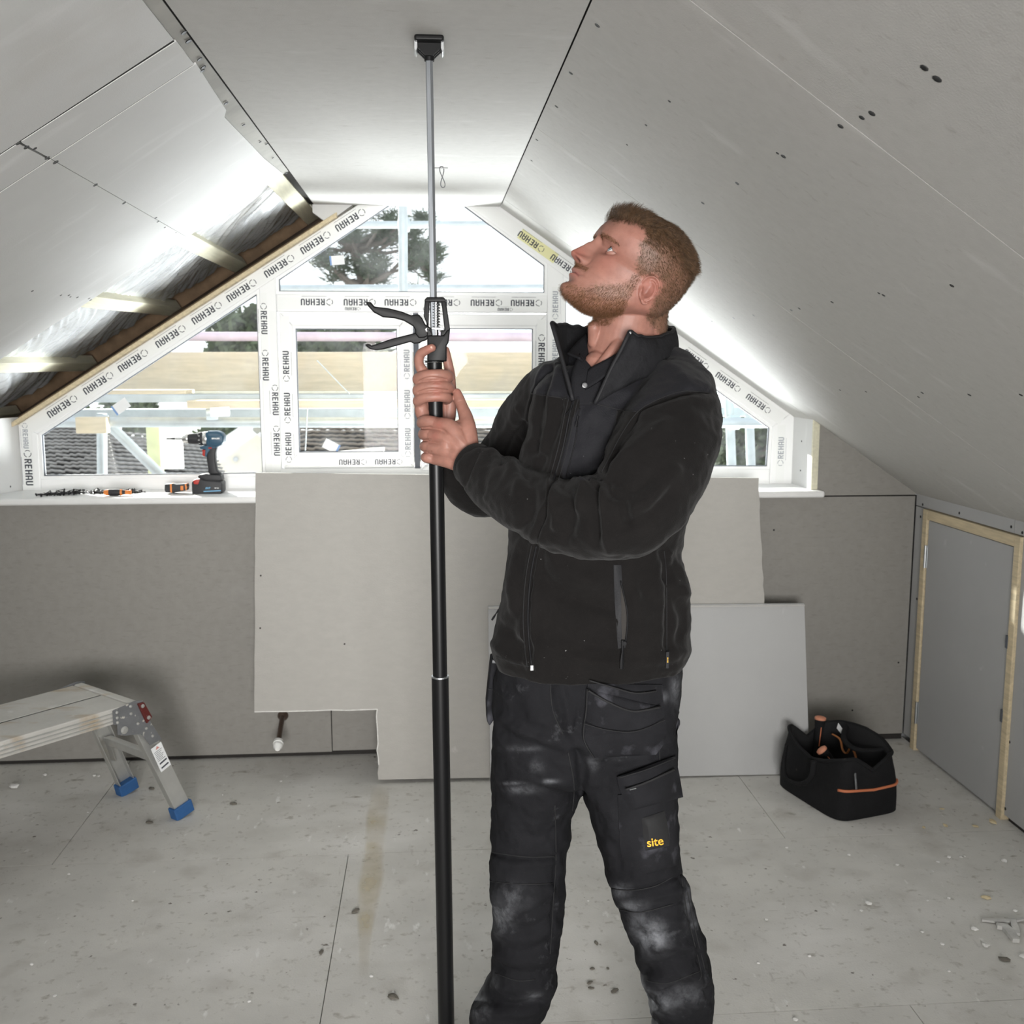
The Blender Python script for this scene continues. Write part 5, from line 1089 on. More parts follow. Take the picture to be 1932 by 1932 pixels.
nz_ = np.array([noise.noise(Vector((a*.09, b*.09, c*.09))) for a, b, c in h_]); blend(beard*(.46+.30*nz_), br_); blend(mous*.35, br_); blend(scalp*(.74+.2*nz_), hr)
brow = np.exp(-((hu-(0-.010*(al_-28)**2))/3.2)**2)*np.clip((al_-9)/6, 0, 1)*np.clip((50-al_)/8, 0, 1)*(hf > 30)*ishead
blend(brow*.62, br_)
# knuckle redness
px_x, px_y = pj(v); hnd = np.zeros(len(v), bool); hnd[nH:nH+nHn] = True
for (x, y, s_) in [(826, 724, 9), (825, 743, 8), (822, 762, 7), (828, 800, 10), (820, 822, 9), (866, 735, 9), (808, 657, 8)]:
    blend(.42*np.exp(-((px_x-x)**2+(px_y-y)**2)/(s_*s_))*hnd, red)
fattr(body, 'tint', tint, True)
M_skin = bpy.data.materials.new('skin'); M_skin.use_nodes = True; _N = M_skin.node_tree.nodes; _L = M_skin.node_tree.links; _b = _N['Principled BSDF']
_a = _N.new('ShaderNodeAttribute'); _a.attribute_name = 'tint'; _co = _N.new('ShaderNodeTexCoord'); _n1 = _N.new('ShaderNodeTexNoise'); _n1.inputs['Scale'].default_value = 55; _n1.inputs['Detail'].default_value = 6; _L.new(_co.outputs['Object'], _n1.inputs[0])
_mr = _N.new('ShaderNodeMapRange'); _mr.inputs[1].default_value = .3; _mr.inputs[2].default_value = .7; _mr.inputs[3].default_value = .86; _mr.inputs[4].default_value = 1.1; _L.new(_n1.outputs[0], _mr.inputs[0])
_vm = _N.new('ShaderNodeVectorMath'); _vm.operation = 'SCALE'; _L.new(_a.outputs['Color'], _vm.inputs[0]); _L.new(_mr.outputs[0], _vm.inputs['Scale']); _L.new(_vm.outputs[0], _b.inputs['Base Color'])
_b.inputs['Roughness'].default_value = .48; _b.inputs['Subsurface Weight'].default_value = .12; _b.inputs['Subsurface Radius'].default_value = (1, .35, .2); _b.inputs['Subsurface Scale'].default_value = .006; _b.inputs['Specular IOR Level'].default_value = .35
_n2 = _N.new('ShaderNodeTexNoise'); _n2.inputs['Scale'].default_value = 650; _L.new(_co.outputs['Object'], _n2.inputs[0]); _bp = _N.new('ShaderNodeBump'); _bp.inputs['Strength'].default_value = .22; _bp.inputs['Distance'].default_value = .001; _L.new(_n2.outputs[0], _bp.inputs['Height']); _L.new(_bp.outputs[0], _b.inputs['Normal'])
man = obj('person', body, M_skin, smooth=True); tag(man, 'man in a black fleece and dusty dark work trousers looking up and gripping the prop', 'person')
# eyes
M_eye = bpy.data.materials.new('eye'); M_eye.use_nodes = True; _N = M_eye.node_tree.nodes; _L = M_eye.node_tree.links; _b = _N['Principled BSDF']; _b.inputs['Roughness'].default_value = .08; _b.inputs['Coat Weight'].default_value = .6
_a = _N.new('ShaderNodeAttribute'); _a.attribute_name = 'ang'; _r = _N.new('ShaderNodeValToRGB'); _L.new(_a.outputs['Fac'], _r.inputs[0]); _L.new(_r.outputs[0], _b.inputs['Base Color']); _r.color_ramp.interpolation = 'LINEAR'
for i_, (p_, c_) in enumerate([(0, (.01, .01, .012, 1)), (.19, (.01, .01, .012, 1)), (.22, (.26, .33, .37, 1)), (.40, (.21, .27, .31, 1)), (.46, (.06, .09, .11, 1)), (.50, (.72, .68, .66, 1)), (1, (.66, .56, .53, 1))]):
    e_ = _r.color_ramp.elements[i_] if i_ < 2 else _r.color_ramp.elements.new(p_)
    e_.position = p_; e_.color = c_
for sg in (1, -1):
    c = EYE[sg]; bm = bmesh.new(); bmesh.ops.create_uvsphere(bm, u_segments=40, v_segments=28, radius=12.4*U_); me = bpy.data.meshes.new('eye'); bm.to_mesh(me); bm.free()
    gz = (HF*.93+HU*.34+HL*(.04*sg+.12)).normalized(); vv, nn_ = arr(me); cosg = (vv/np.linalg.norm(vv, axis=1)[:, None])@np.array(gz); ang = np.arccos(np.clip(cosg, -1, 1))
    vv = vv*(1+.06*np.clip(1-ang/.5, 0, 1))[:, None]; setv(me, vv+np.array(Hp(*c))); fattr(me, 'ang', ang/1.1)
    obj('eye', me, M_eye, man, smooth=True)
# nails
def nail(c, ux, uy, nrm, w_, h2):
    mb = MB(); c = Vector(c); ux = Vector(ux).normalized(); nrm = Vector(nrm).normalized(); uy = nrm.cross(ux)
    n_ = 8; vs = []
    for i in range(n_+1):
        for j in range(n_+1):
            s_, t = -1+2*i/n_, -1+2*j/n_; k = math.sqrt(max(0, 1-.35*t*t)) ; vs.append(c+ux*(s_*w_*k)+uy*(t*h2*math.sqrt(max(.0, 1-.3*s_*s_)))-nrm*(w_*.45*s_*s_))
    return mb.add(vs, [(i*(n_+1)+j, (i+1)*(n_+1)+j, (i+1)*(n_+1)+j+1, i*(n_+1)+j+1) for i in range(n_) for j in range(n_)]).build('fingernail', mat('fingernail', (.62, .42, .34), .28), man, smooth=True)
nail(P(810, 656.5, 2.0622), UP*.9-RT*.25, RT, -FW*.95-RT*.2, .0050, .0058)
# ------------------------------------------------------------------ hair strands
M_hair = mat('short_brown_hair', (.145, .082, .042), .5, var=.7, vscale=140, spec=.3); M_beard = mat('ginger_stubble', (.22, .105, .047), .5, var=.6, vscale=220, spec=.3)
hv, hnv = arr(hme); hh = toH(hv); hbvh = BVHTree.FromPolygons([tuple(a) for a in hv], [tuple(p.vertices) for p in hme.polygons])
tri = [p for p in hme.polygons]; cen = np.array([p.center for p in tri]); ar = np.array([p.area for p in tri]); nor = np.array([p.normal for p in tri]); ch = toH(cen); nl = nor@HM.T
rng = np.random.RandomState(5)
def strands(name, weight, count, lenf, dirf, wid, m, segs=3, jit=.35, kind='stuff', jl=.25, bend=None):
    w_ = ar*weight; w_ = w_/w_.sum(); idx = rng.choice(len(w_), count, p=w_); mb = MB(); vs = []; fs = []
    for i in idx:
        p = ch[i]+rng.uniform(-1, 1, 3)*.9; nn_ = nl[i]; d = dirf(p, nn_); d = d+rng.normal(0, jit, 3); L0 = lenf(p)*(1+rng.uniform(-jl, jl)); q = p-nn_*1.0
        pts = [q]; dd_ = nn_*.9+d*.25; dd_ = dd_/np.linalg.norm(dd_)
        for s_ in range(segs):
            if bend is not None: d = d*(1-.34*s_/segs)+np.array(bend)*(.34*s_/segs+.04)
            dd_ = dd_*.45+d*.55+(nn_*(.16 if bend is None else .05)); dd_ = dd_/np.linalg.norm(dd_); pts.append(pts[-1]+dd_*L0/segs)
        side = np.cross(d, nn_); side = side/(np.linalg.norm(side)+1e-6); o2 = np.cross(side, d); o2 = o2/(np.linalg.norm(o2)+1e-6); b0 = len(vs)
        for s_, q in enumerate(pts):
            w2 = wid*(1-s_/segs*.85); 
            for (ca, sa) in ((1, 0), (-.5, .87), (-.5, -.87)): vs.append(q+(side*ca+o2*sa)*w2)
        for s_ in range(segs):
            for k in range(3): fs.append((b0+s_*3+k, b0+s_*3+(k+1) % 3, b0+s_*3+3+(k+1) % 3, b0+s_*3+3+k))
    V = (np.array(vs)*U_)@HMi+np.array(HO); me = bpy.data.meshes.new(name); me.from_pydata(V.tolist(), [], fs); o = obj(name, me, m, man, smooth=True)
    if kind: o['kind'] = kind
    return o
cf, cu = app(ch); cl = np.abs(ch[:, 1])
sc_ = softpoly(cf, cu, HAIR, 2.0)*(1-((cf > -64) & (cf < -34) & (cu < -2) & (cl > 60)))
topm = sc_*np.clip((cu-(44+.20*(20-cf)*(cf < 20)*0))/12, 0, 1)*np.clip((76-cl)/10, 0, 1)
sidem = sc_
def unit(a): a = np.array(a, float); return a/np.linalg.norm(a)
def dtop(p, n_):
    k = np.clip((p[0]-28)/48, 0, 1); a = np.array([-1.0, 0, .22])*(1-k)+np.array([.42, 0, 1.0])*k; q_ = noise.noise_vector(Vector((p[0]*.055, p[1]*.13, p[2]*.055))); return unit(a+np.array(q_)*.38+np.array([0, .12*np.sign(p[1])*abs(p[1])/60, -.35*abs(p[1])/70*(1-k)]))
def ltop(p): k = np.clip((p[0]-20)/55, 0, 1); return 16+9*k
strands('hair', topm, 11000, ltop, dtop, .36, M_hair, 4, .07, bend=(-1.0, 0, .12))
def dside(p, n_): return unit(np.array([-.55, 0, -.75])+n_*.25)
strands('hair', sidem*np.clip((cu+70)/60, .35, 1), 21000, lambda p: 4.6+max(0, min(1, (p[2]-20)/35))*9, dside, .33, M_hair, 2, .22)
bd_ = softpoly(cf, cu, BEARD, 3)*(cl < 90)*(1-np.exp(-((cl-78)/8)**2)*(cf < -24)); bd_[(cf < -26) & (cu > -60)] = 0
bd_ *= (nl[:, 2] > -2)
strands('beard', bd_*(.35+.65*np.clip((95-cf)/50, 0, 1)), 14000, lambda p: 6.0, lambda p, n_: unit(np.array([.15, 0, -.85])+n_*.32), .17, M_beard, 2, .30)
ms_ = softpoly(ch[:, 0], ch[:, 2], MOUS, 2)*(cl < 32)
strands('moustache', ms_, 1100, lambda p: 3.6, lambda p, n_: unit(np.array([.1, .3*np.sign(p[1]), -.9])+n_*.3), .22, M_beard, 2, .25)
cf, cu = ch[:, 0], ch[:, 2]
bw_ = np.exp(-((cu-(0-.010*(cl-28)**2))/2.4)**2)*((cl > 12) & (cl < 48) & (cf > 30))
strands('eyebrow', bw_, 900, lambda p: 5.5, lambda p, n_: unit(np.array([-.3, .8*np.sign(p[1]), .25])+n_*.15), .26, M_beard, 2, .2)
# ------------------------------------------------------------------ trousers
tr = MB()
rows(tr, [(1225, 945, 1285, 1.965, .115), (1250, 938, 1284), (1300, 931, 1282), (1350, 929, 1279), (1400, 928, 1275, 1.968, .122), (1440, 930, 1271, 1.97, .110), (1462, 945, 1255, 1.97, .085)], 1.968, .125, 48)
rows(tr, [(1370, 930, 1060, 2.0, .07), (1400, 928, 1082, 1.985, .108), (1440, 927, 1092, 1.99, .108), (1493, 927, 1096, 2.0, .101), (1541, 927, 1077, 2.01, .088), (1581, 925, 1078, 2.01, .086), (1629, 924, 1064, 2.0, .084), (1673, 924, 1066, 1.995, .084), (1699, 929, 1064, 1.99, .082), (1736, 929, 1061, 1.995, .078), (1795, 929, 1052, 2.0, .075), (1839, 927, 1052, 2.01, .074), (1866, 912, 1046, 2.015, .078), (1895, 893, 1034, 2.02, .082), (1932, 884, 1010, 2.03, .080), (1965, 892, 1002, 2.03, .074), (1985, 900, 996, 2.03, .06)], 2.005, .094, 40)
rows(tr, [(1370, 1080, 1270, 1.94, .07), (1400, 1066, 1275, 1.955, .108), (1450, 1086, 1273, 1.948, .108), (1489, 1098, 1278, 1.94, .102), (1533, 1111, 1275, 1.93, .092), (1574, 1122, 1277, 1.925, .090), (1611, 1133, 1279, 1.92, .088), (1670, 1148, 1295, 1.91, .086), (1725, 1170, 1310, 1.91, .084), (1765, 1187, 1325, 1.915, .080), (1806, 1199, 1336, 1.92, .078), (1850, 1211, 1343, 1.93, .078), (1894, 1226, 1344, 1.94, .075), (1932, 1231, 1336, 1.95, .072), (1975, 1236, 1330, 1.955, .066), (2005, 1242, 1322, 1.96, .055)], 1.935, .098, 40)
trm = remesh(tr, .0038, 26, .5)
S = []
# crotch and fly, thigh drapes
S += [([(1095, 1330), (1075, 1400), (1050, 1385)], -.003, 6), ([(1038, 1290), (1045, 1340), (1066, 1395)], -.004, 7), ([(1060, 1290), (1072, 1350), (1085, 1410)], .004, 8), ([(1086, 1418), (1098, 1450), (1097, 1490)], -.012, 9),
 ([(945, 1355), (990, 1385), (1060, 1402)], .006, 12), ([(950, 1375), (1000, 1405), (1070, 1425)], -.005, 11), ([(1090, 1425), (1140, 1440), (1200, 1432)], -.005, 12), ([(1075, 1375), (1130, 1430)], .005, 10), ([(985, 1300), (1010, 1350), (1060, 1380)], .004, 14)]
# knees A
S += [([(925, 1612), (980, 1619), (1048, 1616)], -.005, 3.5), ([(925, 1625), (980, 1632), (1048, 1630)], .003, 7), ([(928, 1664), (980, 1668), (1042, 1666)], -.003, 3), ([(930, 1690), (975, 1720), (1040, 1680)], .006, 14), ([(932, 1735), (990, 1755), (1050, 1725)], -.007, 10), ([(935, 1755), (985, 1772), (1052, 1752)], .006, 9), ([(930, 1775), (985, 1795), (1048, 1775)], -.006, 9), ([(930, 1800), (980, 1818), (1045, 1800)], .006, 9), ([(935, 1825), (990, 1838), (1050, 1830)], -.007, 8), ([(915, 1850), (960, 1865), (1040, 1862)], .008, 10), ([(905, 1880), (960, 1897), (1020, 1890)], -.010, 8), ([(895, 1905), (950, 1915), (1010, 1910)], .008, 9), ([(1047, 1620), (1046, 1700), (1040, 1790)], -.003, 4), ([(1005, 1560), (1040, 1600), (1060, 1640)], .004, 10), ([(1075, 1545), (1040, 1570), (1000, 1575)], -.004, 9)]
# knees B
S += [([(1150, 1676), (1190, 1680), (1235, 1672), (1290, 1650)], -.005, 3.5), ([(1165, 1715), (1210, 1722), (1290, 1700)], -.003, 3), ([(1160, 1692), (1215, 1698), (1290, 1678)], .004, 9), ([(1185, 1755), (1235, 1735), (1295, 1740)], .006, 11), ([(1195, 1785), (1235, 1765), (1300, 1770)], -.006, 9), ([(1205, 1808), (1250, 1785), (1310, 1790)], .007, 10), ([(1212, 1835), (1260, 1815), (1320, 1815)], -.007, 9), ([(1218, 1860), (1270, 1838), (1330, 1845)], .007, 10), ([(1225, 1885), (1275, 1865), (1335, 1870)], -.007, 8), ([(1230, 1910), (1280, 1895), (1335, 1900)], .006, 9), ([(1285, 1660), (1300, 1730), (1325, 1830), (1335, 1880)], -.003, 4), ([(1293, 1660), (1308, 1730), (1332, 1830)], .003, 4),
 ([(1125, 1575), (1160, 1600), (1165, 1650)], -.003, 9), ([(1110, 1500), (1150, 1530), (1160, 1580)], .003, 12), ([(1215, 1740), (1250, 1800), (1300, 1845)], .004, 8)]
S = [(p_, a_*(.85 if p_[0][1] > 1730 else 1.15), w_) for p_, a_, w_ in S]
sculpt(trm, S); wrinkle(trm, .0052, 20, 3, (1.3, 1, 1.3)); wrinkle(trm, .0016, 75, 9)
tv, tn = arr(trm); tx, ty = pj(tv)
dust = np.zeros(len(tv))
for (x, y, sx_, sy_, a) in [(943, 1720, 22, 36, .9), (960, 1690, 35, 22, .35), (1232, 1765, 26, 28, .95), (1205, 1740, 26, 26, .4), (1187, 1545, 14, 14, .85), (1275, 1300, 9, 30, .5), (1235, 1315, 22, 10, .55), (1195, 1400, 40, 14, .38), (1165, 1390, 40, 30, .22), (1250, 1890, 24, 22, .55), (1215, 1880, 10, 30, .6), (1290, 1880, 26, 22, .4), (905, 1905, 18, 26, .45), (1250, 1495, 20, 8, .4), (985, 1412, 26, 5, .45), (1012, 1446, 12, 12, .4), (965, 1478, 22, 3, .55), (1037, 1474, 14, 4, .6), (985, 1490, 28, 8, .4), (1165, 1680, 20, 12, .5), (1190, 1710, 30, 10, .4), (1120, 1440, 12, 14, .25), (1300, 1700, 12, 40, .35), (930, 1850, 8, 16, .5), (1010, 1880, 20, 8, .3)]:
    dust = np.maximum(dust, a*.78*np.exp(-((tx-x)/sx_)**2-((ty-y)/sy_)**2))
fattr(trm, 'dust', dust)
def cloth_mat(name, col, col2, rough=.85, dustname=None, bump=.5, bsc=900, sheen=.3, pale=(.36, .37, .40)):
    m = mat(name, col, rough, var=.25, vscale=9, spec=.12, bump=bump, bscale=bsc)
    N = m.node_tree.nodes; L = m.node_tree.links; b = N['Principled BSDF']
    prev = b.inputs['Base Color'].links[0].from_socket
    co = N.new('ShaderNodeTexCoord')
    if dustname:
        a = N.new('ShaderNodeAttribute'); a.attribute_name = dustname; n1 = N.new('ShaderNodeTexNoise'); n1.inputs['Scale'].default_value = 22; n1.inputs['Detail'].default_value = 8; n1.inputs['Roughness'].default_value = .72; L.new(co.outputs['Object'], n1.inputs[0])
        mr = N.new('ShaderNodeMapRange'); mr.inputs[1].default_value = .42; mr.inputs[2].default_value = .72; mr.inputs[3].default_value = .12; mr.inputs[4].default_value = 1; L.new(n1.outputs[0], mr.inputs[0])
        mu = N.new('ShaderNodeMath'); mu.operation = 'MULTIPLY'; L.new(a.outputs['Fac'], mu.inputs[0]); L.new(mr.outputs[0], mu.inputs[1])
        n2 = N.new('ShaderNodeTexNoise'); n2.inputs['Scale'].default_value = 16; n2.inputs['Detail'].default_value = 9; n2.inputs['Roughness'].default_value = .7; L.new(co.outputs['Object'], n2.inputs[0])
        m2 = N.new('ShaderNodeMapRange'); m2.inputs[1].default_value = .60; m2.inputs[2].default_value = .80; m2.inputs[4].default_value = .20; L.new(n2.outputs[0], m2.inputs[0])
        ad = N.new('ShaderNodeMath'); ad.operation = 'ADD'; ad.use_clamp = True; L.new(mu.outputs[0], ad.inputs[0]); L.new(m2.outputs[0], ad.inputs[1])
        mx = N.new('ShaderNodeMix'); mx.data_type = 'RGBA'; L.new(ad.outputs[0], mx.inputs[0]); L.new(prev, mx.inputs[6]); mx.inputs[7].default_value = (*pale, 1); L.new(mx.outputs[2], b.inputs['Base Color'])
    return m
M_trs = cloth_mat('dusty_black_canvas', (.0125, .0125, .0145), None, .8, 'dust')
M_pkt = mat('black_pocket_canvas', (.016, .016, .0185), .8, var=.3, vscale=14, bump=.5, bscale=900, spec=.12, spots=[((.085, .085, .10), 20, .56, .80)])
M_seam = mat('black_stitching', (.008, .008, .009), .8)
trs = obj('work_trousers', trm, M_trs, man, smooth=True)
tb = BVHTree.FromPolygons([tuple(a) for a in tv], [tuple(p.vertices) for p in trm.polygons])
def hit(bv, x, y, off=0):
    r_ = ray(x, y).normalized(); h2, n2, i_, d_ = bv.ray_cast(CAM, r_)
    if h2 is None: return None, None
    return h2-r_*off, n2
def hitn(bv, x, y, off=0):
    for k in range(40):
        h2, n2 = hit(bv, x, y, off)
        if h2 is not None: return h2
        x += 1 if x < 1110 else -1
    return P(x, y, 1.9)
def seam(bv, pts, parent, m=M_seam, r=.0012, off=.0008, nm='seam', smooth_n=6):
    q = cat_rom([tuple(map(float, p)) for p in pts], smooth_n); path = []
    for (x, y) in q:
        h2, n2 = hit(bv, x, y, off)
        if h2 is not None and (not path or (h2-path[-1]).length < .08): path.append(h2)
    if len(path) > 2: return MB().tube(path, r, 6).build(nm, m, parent, smooth=True)
def patch(bv, L_, R_, off, th, nm, m, parent, nu=14, nv=5, drape=0):
    """cloth panel lying on the garment: L_, R_ edge polylines in photo pixels"""
    l2 = cat_rom([tuple(map(float, p)) for p in L_], nv); r2 = cat_rom([tuple(map(float, p)) for p in R_], nv); g = []
    for (a, b) in zip(l2, r2):
        row = []
        for i in range(nu+1):
            t = i/nu; x, y = a[0]+(b[0]-a[0])*t, a[1]+(b[1]-a[1])*t; h2, n2 = hit(bv, x, y); row.append((x, y, None if h2 is None else (h2-CAM).dot(FW)))
        ok = [k for k in range(nu+1) if row[k][2] is not None]
        if not ok: continue
        dz = np.interp(range(nu+1), ok, [row[k][2] for k in ok]); dz = np.convolve(np.pad(dz, 1, 'edge'), [.25, .5, .25], 'valid')
        g.append([(row[k][0], row[k][1], dz[k]) for k in range(nu+1)])
    D_ = np.array([[q[2] for q in r_] for r_ in g]); 
    for _ in range(2): Dp = np.pad(D_, ((1, 1), (0, 0)), 'edge'); D_ = .25*Dp[:-2]+.5*D_+.25*Dp[2:]
    nr = len(g); front = []; bk = []
    for j in range(nr):
        for k in range(nu+1):
            x, y, _ = g[j][k]; e_ = min(1, min(k, nu-k)/2.0, min(j, nr-1-j)/2.0+.3); dz = D_[j, k]-off*(.55+.45*e_)-drape*math.sin(PI*k/nu)*math.sin(PI*min(1, j/(nr-1)))
            front.append(CAM+ray(x, y)*dz); bk.append(CAM+ray(x, y)*(dz+th+off))
    W_ = nu+1; n0 = len(front); fs = [(j*W_+k, j*W_+k+1, (j+1)*W_+k+1, (j+1)*W_+k) for j in range(nr-1) for k in range(nu)]; fs += [tuple(n0+i for i in reversed(f)) for f in list(fs)]
    bl = [j*W_ for j in range(nr)]+[(nr-1)*W_+k for k in range(1, nu+1)]+[j*W_+nu for j in range(nr-2, -1, -1)]+[k for k in range(nu-1, 0, -1)]
    for i in range(len(bl)): a, b = bl[i], bl[(i+1) % len(bl)]; fs.append((a, b, b+n0, a+n0))
    return MB().add(front+bk, fs).build(nm, m, parent, smooth='auto')
# holster pocket on the near thigh: hanging pouch with two openings
hp = patch(tb, [(1109, 1290), (1106, 1340), (1101, 1392), (1121, 1430)], [(1250, 1292), (1253, 1340), (1257, 1392), (1238, 1424)], .010, .004, 'holster_pocket', M_pkt, trs, 18, 6, .006)
patch(tb, [(1112, 1300), (1109, 1340), (1103, 1390)], [(1246, 1332), (1252, 1350), (1256, 1385)], .017, .004, 'pocket_flap', M_pkt, hp, 16, 5, .006)
vb = [tuple(v_) for v_ in [hp.data.vertices[i].co for i in range(len(hp.data.vertices))]]
seam(tb, [(1112, 1284), (1160, 1298), (1200, 1308), (1238, 1304)], hp, off=.020, r=.0016); seam(tb, [(1110, 1303), (1150, 1326), (1195, 1342), (1246, 1334)], hp, off=.026, r=.0022)
seam(tb, [(1103, 1366), (1150, 1378), (1200, 1380), (1255, 1358)], hp, off=.026, r=.0009); seam(tb, [(1108, 1300), (1106, 1340), (1101, 1392), (1120, 1429)], hp, off=.014, r=.0011)
# cargo pocket with zipped flap and tab
cg = patch(tb, [(1166, 1500), (1168, 1560), (1174, 1618), (1205, 1655)], [(1274, 1490), (1277, 1560), (1280, 1615), (1279, 1632)], .008, .004, 'cargo_pocket', M_pkt, trs, 14, 6, .005)
fl = patch(tb, [(1164, 1466), (1170, 1492), (1190, 1530)], [(1274, 1426), (1282, 1462), (1289, 1504)], .017, .005, 'pocket_flap', M_pkt, cg, 14, 6, .006)
seam(tb, [(1180, 1490), (1220, 1476), (1272, 1452)], fl, off=.029, r=.0022, nm='zip'); seam(tb, [(1166, 1468), (1220, 1452), (1274, 1430)], fl, off=.026, r=.0010)
z_ = hit(tb, 1188, 1490, .031)[0]; MB().tube([z_, z_+RT*.012+UP*.003], .0025, 8, squash=.5).build('zip_pull', M_steel, fl, smooth='auto')
tabp = patch(tb, [(1208, 1545), (1212, 1580), (1214, 1606)], [(1254, 1530), (1262, 1570), (1263, 1596)], .020, .003, 'pocket_tab', M_trs if 0 else M_seam, cg, 8, 5)
# the word on the tab: flat print set just off the tab
c1 = hit(tb, 1236, 1589, .043)[0]
cu = bpy.data.curves.new('t', 'FONT'); cu.body = 'site'; cu.size = .0225; cu.offset = .0003; cu.align_x = 'CENTER'; cu.align_y = 'CENTER'
o_t = bpy.data.objects.new('t', cu); COL.objects.link(o_t); me = bpy.data.meshes.new_from_object(o_t.evaluated_get(bpy.context.evaluated_depsgraph_get())); bpy.data.objects.remove(o_t)
rt_ = RT*math.cos(R(9))+UP*math.sin(R(9)); up2 = -RT*math.sin(R(9))+UP*math.cos(R(9)); me.transform(Matrix(((rt_.x, up2.x, -FW.x, c1.x), (rt_.y, up2.y, -FW.y, c1.y), (rt_.z, up2.z, -FW.z, c1.z), (0, 0, 0, 1)))); me.materials.clear()
tbb = BVHTree.FromPolygons([tuple(q.co) for q in tabp.data.vertices], [tuple(q.vertices) for q in tabp.data.polygons])
for q in me.vertices:
    dr_ = (q.co-CAM).normalized(); h2 = tbb.ray_cast(CAM, dr_)[0]
    if h2 is not None: q.co = h2-dr_*.0012
obj('printed_word', me, mat('amber_print', (.95, .48, .04), .6), tabp)
for pts in [[(924, 1607), (960, 1613), (1000, 1617), (1047, 1616)], [(925, 1663), (980, 1668), (1042, 1667)], [(1047, 1520), (1049, 1620), (1044, 1700), (1038, 1800)], [(1150, 1676), (1190, 1680), (1235, 1672), (1268, 1655)], [(1168, 1716), (1210, 1721), (1270, 1706)], [(1285, 1650), (1298, 1730), (1322, 1830), (1318, 1850)], [(1292, 1650), (1306, 1730), (1330, 1830)], [(1220, 1850), (1260, 1855), (1320, 1832)], [(1243, 1300), (1243, 1380), (1245, 1435)], [(1038, 1290), (1043, 1340), (1062, 1385)], [(935, 1836), (975, 1850), (1010, 1848)], [(1072, 1420), (1083, 1480), (1080, 1530)]]:
    seam(tb, pts, trs, r=.0011)
# hammer pouch hanging on the far hip, back pocket and strap on the near hip
Q_ = [(927, 1243), (945, 1247), (962, 1264), (957, 1300), (950, 1330), (938, 1350), (924, 1371), (919, 1362), (918, 1330), (922, 1290)]
ph_ = MB().prism([P(x, y, 1.99) for x, y in Q_], (0, .045, 0)).build('side_pouch', M_pkt, trs, bevel=.004, seg=3, smooth='auto')
for yy in (1300,): MB().tube([P(921, yy, 1.988), P(956, yy+6, 1.988)], .0009, 6).build('seam', M_seam, ph_)
MB().tube([P(929, 1248, 1.985), P(946, 1249, 1.985)], .0035, 8).build('zip', M_brk, ph_)
Q_ = [(1262, 1270), (1282, 1272), (1286, 1300), (1277, 1325), (1283, 1345), (1275, 1370), (1262, 1360)]
MB().prism([P(x, y, 1.93) for x, y in Q_], (0, .04, 0)).build('back_pocket', M_pkt, trs, bevel=.005, seg=3, smooth='auto')
Q_ = [(1272, 1356), (1284, 1358), (1284, 1368), (1279, 1380), (1277, 1398), (1272, 1400)]
MB().prism([P(x, y, 1.93) for x, y in Q_], (0, .02, 0)).build('hammer_loop', M_pkt, trs, bevel=.004, seg=2, smooth='auto')
# boots (mostly below the frame)
M_boot = mat('dusty_leather_boot', (.045, .042, .04), .6, var=.4, vscale=14, bump=.5, bscale=200)
def boot(x, y, Y, dx, dy):
    c = P(x, y, Y); mb = MB(); a = Vector((dx, dy, 0)).normalized(); top = Vector((c.x, c.y, .19)); 
    mb.tube([top, top+Vector((0, 0, -.10)), top+Vector((0, 0, -.17))+a*.01, Vector((top.x, top.y, .03))], [.058, .056, .060, .058], 24)
    mb.tube([Vector((top.x, top.y, .055))-a*.05, Vector((top.x, top.y, .07))+a*.05, Vector((top.x, top.y, .055))+a*.12, Vector((top.x, top.y, .045))+a*.19], [.045, .055, .053, .035], 24)
    me = remesh(mb, .006, 6); vv, _ = arr(me); vv[:, 2] = np.maximum(vv[:, 2], .014); setv(me, vv); o = obj('boot', me, M_boot, man, smooth=True)
    s_ = Vector((top.x, top.y, 0)); MB().bar(s_-a*.085+Vector((0, 0, .010)), s_+a*.215+Vector((0, 0, .010)), .088, .020, (0, 0, 1)).build('sole', M_rubber, o, bevel=.008, seg=3)
boot(950, 1960, 2.03, -.75, -.35); boot(1285, 1975, 1.955, -.55, -.6)
# ------------------------------------------------------------------ fleece jacket
jk = MB()
rows(jk, [(1262, 955, 1270, 1.96, .10), (1256, 938, 1285, 1.96, .122), (1240, 929, 1293), (1222, 926, 1299), (1180, 933, 1302), (1135, 944, 1297), (1105, 948, 1296), (1055, 955, 1283, 1.955, .128), (998, 960, 1288, 1.95, .130), (940, 968, 1304, 1.95, .130), (880, 980, 1312, 1.95, .130), (820, 993, 1320, 1.95, .128), (770, 1003, 1322, 1.95, .120), (735, 1012, 1312, 1.95, .108), (708, 1032, 1290, 1.955, .088), (690, 1055, 1270, 1.955, .070)], 1.96, .130, 56)
limb(jk, [(1235, 690, 1.955, .045), (1262, 712, 1.94, .060), (1275, 742, 1.91, .074)], 30)
limb(jk, [(1085, 700, 1.985, .040), (1045, 735, 2.04, .055), (1030, 760, 2.08, .062)], 30)
limb(jk, [(1268, 748, 1.91, .080), (1270, 790, 1.85, .088), (1251, 850, 1.785, .093), (1222, 915, 1.735, .089), (1178, 966, 1.715, .082), (1112, 976, 1.75, .072), (1042, 968, 1.81, .0645), (975, 937, 1.89, .0595), (932, 908, 1.965, .053), (902, 884, 2.005, .046), (893, 876, 2.017, .041)], 36, 8, cap=False)
